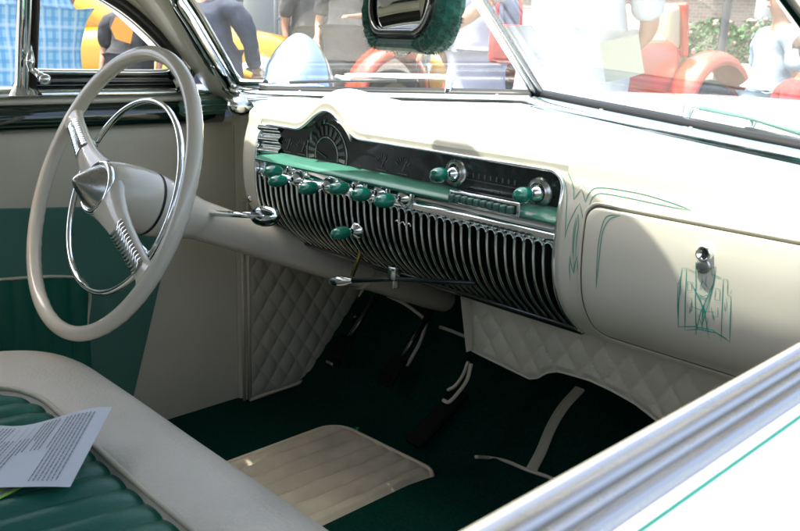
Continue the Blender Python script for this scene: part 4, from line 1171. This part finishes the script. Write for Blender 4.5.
FOLDS = bpy.data.textures.new('cloth_folds', 'CLOUDS'); FOLDS.noise_scale = .13; FOLDS.noise_depth = 2
def skinned(name, J, E_, material, parent, root, sub=2):
    names = list(J); idx = {n: i for i, n in enumerate(names)}
    me = bpy.data.meshes.new(name); me.from_pydata([J[n][0] for n in names], [(idx[a], idx[b]) for a, b in E_], [])
    o = bpy.data.objects.new(name, me); COL.objects.link(o)
    md = o.modifiers.new('skin', 'SKIN'); md.use_smooth_shade = True; md.branch_smoothing = .6
    for n, i in idx.items():
        r = J[n][1]; me.skin_vertices[0].data[i].radius = r if isinstance(r, tuple) else (r, r)
        me.skin_vertices[0].data[i].use_root = (n == root)
    sd = o.modifiers.new('subdivision', 'SUBSURF'); sd.levels = sub; sd.render_levels = sub
    if name in ('shirt', 'trousers'):
        sd.levels = sd.render_levels = 3
        dm_ = o.modifiers.new('folds', 'DISPLACE'); dm_.texture = FOLDS; dm_.strength = .045; dm_.mid_level = .32; dm_.texture_coords = 'LOCAL'
    me.materials.append(material); o.parent = parent
    return o

def person(loc, rz, label, shirt, trousers, skin=SKIN, hair=HAIR_BLACK, H=1.75, arms=None, lean=0.0, long_hair=False, short_sleeve=True, sleeve=.72, group=None, side_lean=0.0, bulk=1.0, head_turn=0.0):
    """figure facing local -Y, feet at loc; arms = ((elbow),(wrist)) for left (+x) and right (-x) in metres at H=1.75"""
    root = empty('person', loc, label, 'person', group, rz)
    k = H/1.75
    def bend(p):                       # lean forward / sideways from the hips
        x, y, z = p
        if z > .95:
            d = z-.95; y -= math.sin(lean)*d; x += math.sin(side_lean)*d; z = .95+d*math.cos(lean)*math.cos(side_lean)
        return (x*k, y*k, z*k)
    arms = arms or (((.27, .04, 1.14), (.29, -.06, .90)), ((-.27, .04, 1.14), (-.29, -.06, .90)))
    b = bulk
    J = {'pelvis': (bend((0, 0, .95)), (.150*k*b, .10*k*b)), 'waist': (bend((0, 0, 1.10)), (.130*k*b, .092*k*b)), 'chest': (bend((0, .01, 1.30)), (.155*k*b, .105*k*b)),
         'collar': (bend((0, .01, 1.43)), (.095*k, .065*k)), 'neck': (bend((0, 0, 1.51)), .052*k), 'jaw': (bend((0, -.025, 1.575)), (.062*k, .070*k)), 'skull': (bend((0, .005, 1.655)), (.074*k, .092*k)), 'crown': (bend((0, .01, 1.725)), (.045*k, .055*k))}
    E_ = [('pelvis', 'waist'), ('waist', 'chest'), ('chest', 'collar'), ('collar', 'neck'), ('neck', 'jaw'), ('jaw', 'skull'), ('skull', 'crown')]
    for s, (el, wr), nm in ((1, arms[0], 'l'), (-1, arms[1], 'r')):
        sh = (s*.185*b, .01, 1.405)
        if len(el) == 4: sh = el[3]
        J['sh'+nm] = (bend(sh), .058*k); J['el'+nm] = (bend(el[:3]), .040*k); J['wr'+nm] = (bend(wr), (.026*k, .022*k))
        dv_ = (Vector(wr)-Vector(el[:3])).normalized(); sd = dv_.cross(Vector((0, 0, 1))); sd = sd.normalized() if sd.length > .1 else Vector((1, 0, 0)); up = sd.cross(dv_)
        pc = Vector(wr)+dv_*.07; J['pm'+nm] = (bend(tuple(pc)), (.036*k, .016*k))
        E_ += [('collar', 'sh'+nm), ('sh'+nm, 'el'+nm), ('el'+nm, 'wr'+nm), ('wr'+nm, 'pm'+nm)]
        for q, (off, ln) in enumerate(((-.027, .060), (-.009, .072), (.009, .068), (.027, .052))):
            a1 = pc+dv_*(.035+ln*.4)+sd*off; a2 = pc+dv_*(.03+ln*.85)+sd*off-up*.018
            J['f%d%s' % (q, nm)] = (bend(tuple(a1)), .009*k); J['g%d%s' % (q, nm)] = (bend(tuple(a2)), .0075*k)
            E_ += [('pm'+nm, 'f%d%s' % (q, nm)), ('f%d%s' % (q, nm), 'g%d%s' % (q, nm))]
        t1 = Vector(wr)+dv_*.045+sd*.045-up*.01; J['th'+nm] = (bend(tuple(t1)), .0105*k); E_ += [('wr'+nm, 'th'+nm)]
        hx = s*.088
        J['hip'+nm] = ((hx*k, 0, .86*k), .088*k*b); J['kn'+nm] = ((hx*1.05*k, -.01*k, .48*k), .055*k); J['an'+nm] = ((hx*1.1*k, .02*k, .085*k), .038*k); J['to'+nm] = ((hx*1.3*k, -.13*k, .035*k), (.042*k, .028*k))
        E_ += [('pelvis', 'hip'+nm), ('hip'+nm, 'kn'+nm), ('kn'+nm, 'an'+nm), ('an'+nm, 'to'+nm)]
    body = skinned('body', J, E_, skin, root, 'pelvis')
    g = 1.16
    def grow(n, f=g, add=.008):
        p, r = J[n]; r = r if isinstance(r, tuple) else (r, r); return (p, (r[0]*f+add, r[1]*f+add))
    S = {n: grow(n) for n in ('pelvis', 'waist', 'chest')}; S['collar'] = grow('collar', 1.05, .004)
    S['hem'] = (bend((0, 0, .84)), (.172*k*b, .122*k*b)); S['hem2'] = (bend((0, 0, .80)), (.170*k*b, .120*k*b))
    Es = [('hem2', 'hem'), ('hem', 'pelvis'), ('pelvis', 'waist'), ('waist', 'chest'), ('chest', 'collar')]
    for nm in 'lr':
        S['sh'+nm] = grow('sh'+nm, 1.12, .008)
        p0, p1 = Vector(J['sh'+nm][0]), Vector(J['el'+nm][0]); f = sleeve if short_sleeve else 1.0
        S['sl'+nm] = (tuple(p0.lerp(p1, f)), .066*k if short_sleeve else .05*k)
        Es += [('collar', 'sh'+nm), ('sh'+nm, 'sl'+nm)]
        if not short_sleeve: S['cu'+nm] = (tuple(p1.lerp(Vector(J['wr'+nm][0]), .9)), .038*k); Es.append(('sl'+nm, 'cu'+nm))
    skinned('shirt', S, Es, shirt, root, 'pelvis')
    T = {'pelvis': (J['pelvis'][0], (.158*k*b, .108*k*b))}; Et = []
    T['wb'] = ((0, 0, 1.0*k), (.150*k*b, .105*k*b)); Et.append(('pelvis', 'wb'))
    for nm in 'lr':
        T['hip'+nm] = grow('hip'+nm, 1.1, .008); T['kn'+nm] = grow('kn'+nm, 1.2, .012); T['an'+nm] = (tuple(Vector(J['an'+nm][0])+Vector((0, 0, .02))), .060*k)
        Et += [('pelvis', 'hip'+nm), ('hip'+nm, 'kn'+nm), ('kn'+nm, 'an'+nm)]
    skinned('trousers', T, Et, trousers, root, 'pelvis')
    for nm in 'lr':
        a = Vector(J['an'+nm][0]); t = Vector(J['to'+nm][0])
        q = MB(); q.rbox((a+t)/2+Vector((0, .0, -.02)), (.105*k, .28*k, .085*k), .035*k); q.build('shoe', SHOE, root, local=True)
    # hair and face
    c = Vector(bend((0, .018, 1.672))); q = MB(); G = []
    for v in np.linspace(-.15, 1, 16):
        a = v*math.pi/2; row = []
        for t in np.linspace(0, 2*math.pi, 29)[:-1]:
            front = max(0, -math.sin(t)); lift = .045*front**1.3*max(0, 1-v)*1.2
            row.append(c+Vector((.082*k*math.cos(a)*math.cos(t), .103*k*math.cos(a)*math.sin(t), .088*k*math.sin(a)+lift*k)))
        G.append(row)
    q.grid(G, closed_v=True)
    if long_hair:
        for kx in range(46):
            a0 = math.radians(-10+200*kx/45); x0 = .075*math.cos(a0); y0 = .085*math.sin(a0)+.02
            w0 = rng.normal(0, .012); P = [c+Vector((x0*k, y0*k, .03*k)), c+Vector((x0*1.1*k, (y0+.02)*k, -.08*k)), c+Vector((x0*1.15*k+w0, (y0+.06)*k, -.20*k)), c+Vector((x0*1.0*k+w0*2, (y0+.085)*k, (-.30-.10*rng.random())*k))]
            q.tube(smooth_path(P, 4), [.014*k]*4+[.013*k]*4+[.010*k]*4+[.003*k], 6)
    q.build('hair', hair, root, local=True)
    nz_ = Vector(bend((0, -.088, 1.63))); q = MB(); q.lathe(nz_+Vector((0, .0, .022*k)), (0, -.35, -1), [(0, .004*k), (.02*k, .0085*k), (.036*k, .0125*k), (.043*k, .008*k), (.045*k, 0)], 12); q.build('nose', skin, root, local=True)
    for s in (-1, 1):
        q = MB(); q.lathe(Vector(bend((s*.030, -.080, 1.655))), (0, -1, 0), [(0, .013*k), (.006*k, .010*k), (.009*k, 0)], 14, sx=1.0); q.build('eye', EYE, root, local=True)
        q = MB(); q.lathe(Vector(bend((s*.076, .005, 1.635))), (s, .2, 0), [(-.006*k, .022*k), (.004*k, .026*k), (.008*k, .020*k), (.003*k, .008*k)], 16, sx=.6); q.build('ear', skin, root, local=True)
    q = MB(); q.lathe(Vector(bend((0, -.090, 1.585))), (0, -1, 0), [(0, .010*k), (.004*k, .008*k), (.006*k, 0)], 14, sx=2.2); q.build('mouth', LIP, root, local=True)
    return root

def ground_at(px, dist):
    p = CAM_LOC+ray(px, 45)*dist; return (p.x, p.y, GZ)
def face_to(loc, tgt=CAM_LOC, extra=0.0):
    d = Vector((tgt[0]-loc[0], tgt[1]-loc[1])); return math.atan2(d.x, -d.y)+extra    # local -Y towards tgt

p = ground_at(14, 3.0)
person(p, face_to(p, extra=math.radians(200)), 'person in a pale blue plaid shirt close outside the driver window', PLAID, STONE, H=1.84, bulk=1.25,
       arms=(((.24, -.08, 1.14), (.06, -.28, 1.05)), ((-.22, -.10, 1.14), (-.05, -.28, 1.05))), short_sleeve=True)
p = ground_at(130, 6.4)
pr_ = person(p, face_to(p, extra=math.radians(-30)), 'person in a charcoal tee with an orange print beside the yellow car', TEE_BLACK, DENIM, H=1.50, skin=SKIN, sleeve=1.0, bulk=1.1,
       arms=(((.27, .06, 1.14), (.28, -.04, .90)), ((-.27, .02, 1.14), (-.25, -.10, .90))))
q = MB(); q.add([Vector((x, -.158-.012*math.cos(x*8), z)) for x, z in ((-.02, 1.06), (.10, 1.03), (.125, 1.12), (.09, 1.20), (-.01, 1.22), (-.055, 1.14))], [(0, 1, 2, 3, 4, 5)]); q.build('shirt_print', ORANGE, pr_, local=True)
p = ground_at(216, 5.0)
person(p, face_to(p, extra=math.radians(160)), 'person in dark navy clothes seen between the windshield pillar and the spot lamp', NAVY, NAVY, H=1.58, bulk=1.2, short_sleeve=False, side_lean=.12,
       arms=(((.25, -.06, 1.16), (.20, -.24, 1.04)), ((-.25, -.06, 1.16), (-.20, -.24, 1.04))))
p = ground_at(312, 8.8)
person(p, face_to(p, extra=math.radians(25)), 'person in a charcoal shirt above the chrome spot lamp', TEE_BLACK, STONE, H=1.88, bulk=1.35)
p = ground_at(348, 8.4)
person(p, face_to(p, extra=math.radians(-20)), 'person in a charcoal shirt with a bare bent forearm, just left of the mirror', TEE_BLACK, STONE, H=1.92, bulk=1.30,
       arms=(((.36, -.08, 1.24), (.20, -.34, 1.22)), ((-.30, .02, 1.14), (-.24, -.16, 1.02))))
p = ground_at(478, 4.9)
person(p, face_to(p, extra=math.radians(20)), 'person in a lilac shirt behind the mirror, arm lowered toward a red bag', TEE_LILAC, STONE, H=1.72,
       arms=(((.24, .08, 1.16), (.14, .20, 1.0)), ((-.23, .08, 1.16), (-.12, .20, 1.0))))
p = ground_at(573, 3.5)
pw = person(p, face_to(p, extra=math.radians(-15)), 'person in a bright white tee holding a sheet of paper before the hood', TEE_WHITE, STONE, H=1.84, bulk=1.3,
       arms=(((.28, .10, 1.15), (.16, .22, 1.02)), ((-.36, -.04, 1.24), (-.50, -.14, 1.10))), sleeve=.9)
p = ground_at(640, 10.5)
person(p, face_to(p, extra=math.radians(170)), 'person in a maroon top beside the cream seat of the red roadster', TEE_MAROON, NAVY, H=1.70)
p = ground_at(778, 4.2)
pg_ = person(p, face_to(p, extra=math.radians(-62)), 'girl with long brown hair and a pale blue tee, seen from her side', TEE_PALE, DENIM, H=1.50, hair=HAIR, long_hair=True, skin=SKIN,
       arms=(((.25, .03, 1.14), (.25, -.05, .92)), ((-.26, .04, 1.14), (-.26, -.10, .92))))
pg_['label'] = 'person with long brown hair in a pale blue tee, turned sideways at right'
p = ground_at(812, 3.6)
person(p, face_to(p, extra=math.radians(120)), 'person in a red shirt at the right, nearest to the hood', TEE_RED, DENIM, H=1.22, hair=HAIR)
# paper held by the white tee
c = CAM_LOC+ray(622, 58)*3.2; rr_ = CR; m = MB()
d1 = (CR*.075+CU*.018); d2 = (CU*.075-CR*.012)
m.grid([[c-d1-d2, c-d1+d2], [c-d2*1.05+_f*.012, c+d2*1.05+_f*.012], [c+d1-d2, c+d1+d2]])
m2 = m.build('sheet_of_paper', mat('show_card', (.13, .14, .12), .8), None)
tag(m2, 'pale grey card held by the person in the white tee', 'card')
# red bag
c = CAM_LOC+ray(507, 44)*4.6; Rz = Matrix.Rotation(YAW, 3, 'Z')
m = MB(); m.rbox(c, (.20, .08, .21), .03, Rz); bag = m.build('tote_bag', TEE_RED, None)
tag(bag, 'red tote bag hanging beside the windshield divider', 'bag')
m = MB(); m.tube(smooth_path([c+Rz @ Vector(v) for v in ((-.07, 0, .10), (-.05, 0, .24), (.05, 0, .24), (.07, 0, .10))], 5), .010, 8); m.build('handle', TEE_RED, bag)
m = MB(); m.lathe(c+Rz @ Vector((-.02, -.041, .02)), Rz @ Vector((0, -1, 0)), [(0, .028), (.002, .026), (.003, 0)], 18); m.build('white_patch', TEE_WHITE, bag)

# ------------------------------------------------------------------ cars behind
YELLOW = mat('yellow_paint', (0.50, 0.27, 0.008), 0.2, coat=0.9)
RED = mat('orange_red_paint', (0.42, 0.045, 0.018), 0.22, coat=0.9)
DARKGLASS = mat('dark_window', (0.02, 0.025, 0.025), 0.05, coat=1.0)
LEATHER = mat('cream_leather', (0.42, 0.38, 0.27), 0.45, bump=0.1, bscale=60)
DARK_PAINT = mat('dark_blue_paint', (0.02, 0.03, 0.05), 0.2, coat=0.8)

def loft(mb, secs, n=28):
    """secs: (y, half width, z bottom, z top, roundness)"""
    G = []
    for y, w, z0, z1, e in secs:
        row = []
        for t in np.linspace(0, 2*math.pi, n+1)[:-1]:
            c, s = math.cos(t), math.sin(t)
            row.append(Vector((w*math.copysign(abs(c)**e, c), y, (z0+z1)/2+(z1-z0)/2*math.copysign(abs(s)**e, s))))
        G.append(row)
    b = len(mb.v); mb.grid(G, closed_v=True)
    mb.f.append(tuple(range(b, b+n))); mb.mi.append(mb.cur)
    mb.f.append(tuple(range(b+(len(secs)-1)*n, b+len(secs)*n))); mb.mi.append(mb.cur)
    return mb

def rounded_coupe(nm_, label, YELLOW, loc, rz):
    root = empty(nm_, loc, label, 'car', None, rz)
    m = MB(); loft(m, [(-2.35, .30, .40, .80, .6), (-2.2, .62, .36, .98, .5), (-1.6, .80, .30, 1.10, .42), (-.9, .86, .28, 1.13, .36), (.4, .86, .28, 1.14, .36), (1.0, .78, .30, 1.19, .42), (1.7, .62, .34, 1.20, .5), (2.15, .45, .38, 1.12, .55), (2.35, .25, .45, .95, .7)])
    m.build('body', YELLOW, root, local=True)
    m = MB(); loft(m, [(-1.75, .45, .98, 1.12, .6), (-1.35, .60, 1.0, 1.42, .5), (-.8, .66, 1.02, 1.62, .45), (-.1, .66, 1.02, 1.64, .45), (.35, .62, 1.02, 1.52, .5), (.78, .58, 1.02, 1.16, .6)])
    m.build('roof', YELLOW, root, local=True)
    for s in (-1, 1):
        for (y0, y1, nm) in ((-.42, .32, 'door_window'), (-1.15, -.52, 'rear_window')):
            P = rrect(y0, y1, 1.15, 1.53, .09)
            def xw(z): return .655+.035*(1-((z-1.33)/.33)**2) if False else interp(z, [1.10, 1.3, 1.45, 1.55], [.672, .665, .640, .600])
            P2 = [(y-(.20*(z-1.15) if y > (y0+y1)/2 and nm == 'door_window' else 0)+(.25*(z-1.15) if y < (y0+y1)/2 and nm != 'door_window' else 0), z) for y, z in P]
            q = MB(); q.prism([Vector((s*(xw(z)-.012), y, z)) for y, z in P2], (s*.022, 0, 0)); w = q.build(nm, DARKGLASS, root, local=True, sharp=40)
            q = MB(); q.tube([Vector((s*(xw(z)+.010), y, z)) for y, z in P2], .012, 8, closed=True); q.build('window_frame', CHROME, w, local=True)
        for y in (1.45, -1.35):
            q = MB(); G = []
            for t in np.linspace(math.radians(-25), math.radians(205), 26):
                G.append([Vector((s*(.70+.16*math.cos(a)), y+(.36+.13*math.sin(a))*math.cos(t)*1.35, .34+(.36+.13*math.sin(a))*math.sin(t)*1.25)) for a in np.linspace(-.6, math.pi+.4, 12)])
            q.grid(G); q.build('fender', YELLOW, root, local=True)
            W = MB().lathe((s*.74, y, .33), (1, 0, 0), [(-.09, .2), (-.09, .3), (-.07, .325), (0, .33), (.07, .325), (.09, .3), (.09, .2)], 32).build('wheel', BLACK, root, local=True)
            MB().lathe((s*.74, y, .33), (s, 0, 0), [(.06, .21), (.085, .20), (.07, .12), (.10, .08), (.11, 0)], 32).build('hub_cap', CHROME, W, local=True)
        q = MB(); q.lathe((s*.52, 2.10, .84), (0, 1, .05), [(-.2, .05), (-.05, .105), (.06, .11), (.10, .09), (.12, 0)], 24); q.build('headlight', CHROME, root, local=True)
    q = MB(); q.tube([Vector((-.75, 2.42, .52)), Vector((0, 2.50, .52)), Vector((.75, 2.42, .52))], .05, 10); q.build('bumper', CHROME, root, local=True)
    return root
a = far(60, 50, 8.0); b = far(300, 50, 7.6)
mid = a.lerp(b, .04)
rounded_coupe('yellow_coupe', 'yellow rounded coupe parked beyond the driver window', YELLOW, (mid.x, mid.y, GZ), math.atan2(-(b-a).x, (b-a).y))

def roadster(loc, rz):
    root = empty('red_roadster', loc, 'orange red antique roadster with cream seat and exposed fenders beyond the hood', 'car', None, rz)
    # local +Y is the front; tub, cowl, hood
    m = MB(); loft(m, [(-1.05, .50, .42, 1.08, .4), (-.75, .60, .40, 1.12, .35), (-.2, .62, .40, 1.10, .35), (.35, .56, .42, 1.08, .4), (.55, .46, .45, 1.06, .45)]); m.build('body', RED, root, local=True)
    m = MB(); loft(m, [(.55, .44, .45, 1.05, .5), (1.0, .36, .47, 1.02, .5), (1.45, .28, .50, 1.0, .5)]); m.build('hood', mat('grey_hood_paint', (.12, .13, .125), .3, coat=.5), root, local=True)
    m = MB(); m.rbox((0, 1.50, .76), (.50, .08, .62), .05); m.build('radiator_shell', CHROME, root, local=True)
    M = Matrix.Rotation(math.radians(-10), 3, 'X')
    m = MB(); m.rbox((0, -.78, 1.20), (1.10, .16, .42), .06, M, n=4); m.build('seat_backrest', LEATHER, root, local=True)
    m = MB(); m.rbox((0, -.88, 1.19), (1.18, .07, .48), .03, M, n=4); m.build('seat_shell', RED, root, local=True)
    m = MB(); m.rbox((0, -.45, 1.06), (1.08, .5, .16), .06, n=4); m.build('seat_cushion', LEATHER, root, local=True)
    m = MB(); m.box((0, .1, .40), (.72, 3.2, .10)); m.build('chassis', DARK_PAINT, root, local=True)
    for s in (-1, 1):
        m = MB(); m.rbox((s*.68, .15, .42), (.30, 1.5, .05), .015); m.build('running_board', DARK_PAINT, root, local=True)
        for y, r in ((-1.15, .43), (1.45, .40)):
            q = MB(); G = []
            for t in np.linspace(math.radians(5), math.radians(190 if y < 0 else 165), 28):
                G.append([Vector((s*(.70+.17*math.cos(a)), y+(r+.06*math.sin(a))*math.cos(t), .47+(r+.09*math.sin(a))*math.sin(t)*1.06)) for a in np.linspace(-.3, math.pi+.3, 12)])
            q.grid(G); q.build('fender', RED, root, local=True)
            W = MB().lathe((s*.70, y, .38), (1, 0, 0), [(-.06, .26), (-.07, .32), (-.05, .37), (0, .38), (.05, .37), (.07, .32), (.06, .26)], 32).build('wheel', BLACK, root, local=True)
            MB().lathe((s*.70, y, .38), (s, 0, 0), [(.02, .27), (.04, .26), (.05, .1), (.08, .07), (.09, 0)], 32).build('rim', LEATHER, W, local=True)
        q = MB(); q.lathe((s*.36, 1.62, .98), (0, 1, 0), [(-.14, .0), (-.12, .05), (-.05, .10), (.03, .115), (.05, .11), (.06, .10), (.065, 0)], 24); q.build('headlight', CHROME, root, local=True)
    m = MB(); m.grid([[Vector((x, .50+.02, 1.05)), Vector((x, .42, 1.32))] for x in (-.45, .45)]); m.build('windshield', SIDE_GLASS, root, local=True)
    m = MB(); m.tube([(-.46, .52, 1.04), (-.46, .42, 1.33), (.46, .42, 1.33), (.46, .52, 1.04)], .014, 8); m.build('windshield_frame', CHROME, root, local=True)
    return root
a = far(652, 62, 9.2); b = far(385, 60, 7.3); d_ = (b-a).normalized()
o = a+d_*1.29
rs = roadster((o.x, o.y, GZ), math.atan2(-d_.x, d_.y)); rs.scale = (1.12, 1.12, 1.12)

# ------------------------------------------------------------------ planter, posts and buildings
CONC = mat('concrete', (0.30, 0.31, 0.28), 0.9, var=0.15, vscale=3, bump=0.3, bscale=20)
BRICK_D = None
def brick_mat():
    m = bpy.data.materials.new('brown_brick'); m.use_nodes = True; nt = m.node_tree; b = nt.nodes['Principled BSDF']; b.inputs['Roughness'].default_value = .9
    tc = nt.nodes.new('ShaderNodeTexCoord'); br = nt.nodes.new('ShaderNodeTexBrick'); mp = nt.nodes.new('ShaderNodeMapping'); mp.inputs['Rotation'].default_value = (math.radians(90), 0, 0)
    nt.links.new(tc.outputs['Object'], mp.inputs[0]); nt.links.new(mp.outputs[0], br.inputs[0])
    br.inputs['Color1'].default_value = (.20, .155, .135, 1); br.inputs['Color2'].default_value = (.26, .20, .17, 1); br.inputs['Mortar'].default_value = (.34, .32, .29, 1)
    br.inputs['Scale'].default_value = 4.0; br.inputs['Mortar Size'].default_value = .012
    nt.links.new(br.outputs[0], b.inputs['Base Color']); return m
BRICK = brick_mat()
LEAF = mat('shrub_leaf', (0.055, 0.14, 0.045), 0.6, var=0.5, vscale=9)
PINK = mat('pink_blossom', (0.60, 0.28, 0.26), 0.7)
WHITE_STUCCO = mat('white_stucco', (0.30, 0.32, 0.32), 0.85, var=0.06, vscale=2)
GREY_PIPE = mat('grey_pipe', (0.34, 0.38, 0.38), 0.5)
WIN = mat('facade_window', (0.10, 0.14, 0.16), 0.1, coat=0.6)
YR = Matrix.Rotation(YAW-.35, 3, 'Z')
def W2(px, dist, z): p = CAM_LOC+ray(px, 45)*dist; return Vector((p.x, p.y, z))
# planter box with shrubs
pl0 = W2(735, 10.5, GZ)
m = MB(); m.rbox(pl0+Vector((0, 0, .50)), (3.2, .9, 1.0), .03, YR); planter = m.build('planter', CONC, None, sharp=40)
tag(planter, 'grey concrete planter in front of the brick wall', 'planter')
for k in range(6):
    c = pl0+YR @ Vector((-1.35+k*.54, rng.normal(0, .06), 1.0)); r = .30+.07*rng.random()
    m = MB()
    sh = empty('shrub', c, 'leafy green shrub in the concrete planter with small pink blossoms', 'shrub', 'shrubs in the concrete planter')
    for i in range(900):
        d = Vector(rng.normal(0, 1, 3)).normalized(); rad = r*(.55+.5*rng.random()**.6)
        p = c+Vector((d.x*rad, d.y*rad, .22+d.z*rad*.9)); n = Vector(rng.normal(0, 1, 3)).normalized(); a = n.orthogonal().normalized()*.040; b = n.cross(a)*.55
        m.add([p-a, p-b, p+a, p+b], [(0, 1, 2, 3)])
    m.build('foliage', LEAF, sh, smooth=False)
    m = MB()
    for i in range(26):
        d = Vector(rng.normal(0, 1, 3)).normalized(); p = c+Vector((d.x*r, d.y*r, .22+d.z*r*.9)); m.lathe(p, d, [(-.02, .0), (0, .028), (.02, .02), (.025, 0)], 6)
    m.build('blossoms', PINK, sh)
p0 = W2(722, 9.2, GZ)
post_ = MB().lathe(p0, (0, 0, 1), [(0, .10), (.05, .10), (.08, .05), (3.0, .045), (4.2, .035), (4.2, 0)], 16).build('lamp_post', BLACK_GLOSS, None)
tag(post_, 'slim black lamp post in front of the planter', 'lamp post')
m = MB(); m.lathe(p0+Vector((0, 0, 4.2)), (0, 0, 1), [(0, .05), (.05, .16), (.40, .20), (.50, .06), (.56, 0)], 16); m.build('lantern', TEE_WHITE, post_)
# brick building, right
c = W2(740, 19, GZ); m = MB(); m.box(c+Vector((0, 0, 3.5)), (22, 6, 7), YR); bw = m.build('brick_building', BRICK, None, smooth=False)
tag(bw, 'brown brick building behind the planter', 'building')
fr = YR @ Vector((0, -1, 0)); rt_ = YR @ Vector((1, 0, 0))
for k in range(-4, 5):
    q = c+fr*3.03+rt_*(k*2.4)+Vector((0, 0, 3.1)); m = MB(); m.box(q, (1.2, .10, 1.6), YR); w = m.build('window', WIN, bw, smooth=False)
    m = MB(); m.box(q+Vector((0, 0, -.86))+fr*.06, (1.4, .14, .10), YR); m.build('sill', CONC, w, smooth=False)
# pipe frame before the brick wall
pf = W2(775, 13, GZ)
m = MB(); m.tube([W2(761, 13, GZ), W2(761, 13, 3.4)], .16, 14); pipe = m.build('pipe_frame', GREY_PIPE, None); tag(pipe, 'pale grey steel post with diagonal braces by the brick wall', 'steel post')
m = MB(); m.tube([W2(768, 13, 2.3), W2(800, 13, .9)], .045, 8); m.tube([W2(792, 13, .9), W2(772, 13, 2.4)], .03, 8); m.build('brace', GREY_PIPE, pipe)
# white building and lattice, left
c = W2(190, 24, GZ); YL = Matrix.Rotation(YAW+.35, 3, 'Z'); m = MB(); m.box(c+Vector((0, 0, 4)), (34, 6, 8), YL); wb = m.build('white_building', WHITE_STUCCO, None, smooth=False)
tag(wb, 'white rendered building behind the yellow coupe', 'building')
fr = YL @ Vector((0, -1, 0)); rt_ = YL @ Vector((1, 0, 0))
for k in range(-7, 8):
    q = c+fr*3.03+rt_*(k*2.2+.4)+Vector((0, 0, 1.9)); m = MB(); m.box(q, (1.3, .10, 2.0), YL); w = m.build('window', WIN, wb, smooth=False)
    m = MB(); m.box(q+fr*.06, (.08, .10, 2.0), YL); m.box(q+fr*.06, (1.3, .10, .08), YL); m.build('muntin', TEE_WHITE, w, smooth=False)
m = MB(); m.tube([W2(259, 11, GZ), W2(259, 11, 3.6)], .20, 16); pp = m.build('round_column', GREY_PIPE, None); tag(pp, 'pale grey round column behind the yellow coupe', 'column')
a, b = W2(276, 12, GZ), W2(300, 12, GZ); m = MB()
for k in range(5):
    m.tube([a.lerp(b, k/4)+Vector((0, 0, .3)), a.lerp(b, k/4)+Vector((0, 0, 2.9))], .035, 8)
for k in range(6): m.tube([a+Vector((0, 0, .4+k*.48)), b+Vector((0, 0, .55+k*.48))], .03, 8)
lt_ = m.build('lattice_screen', WHITE_STUCCO, None); tag(lt_, 'white lattice screen right of the grey column', 'lattice')
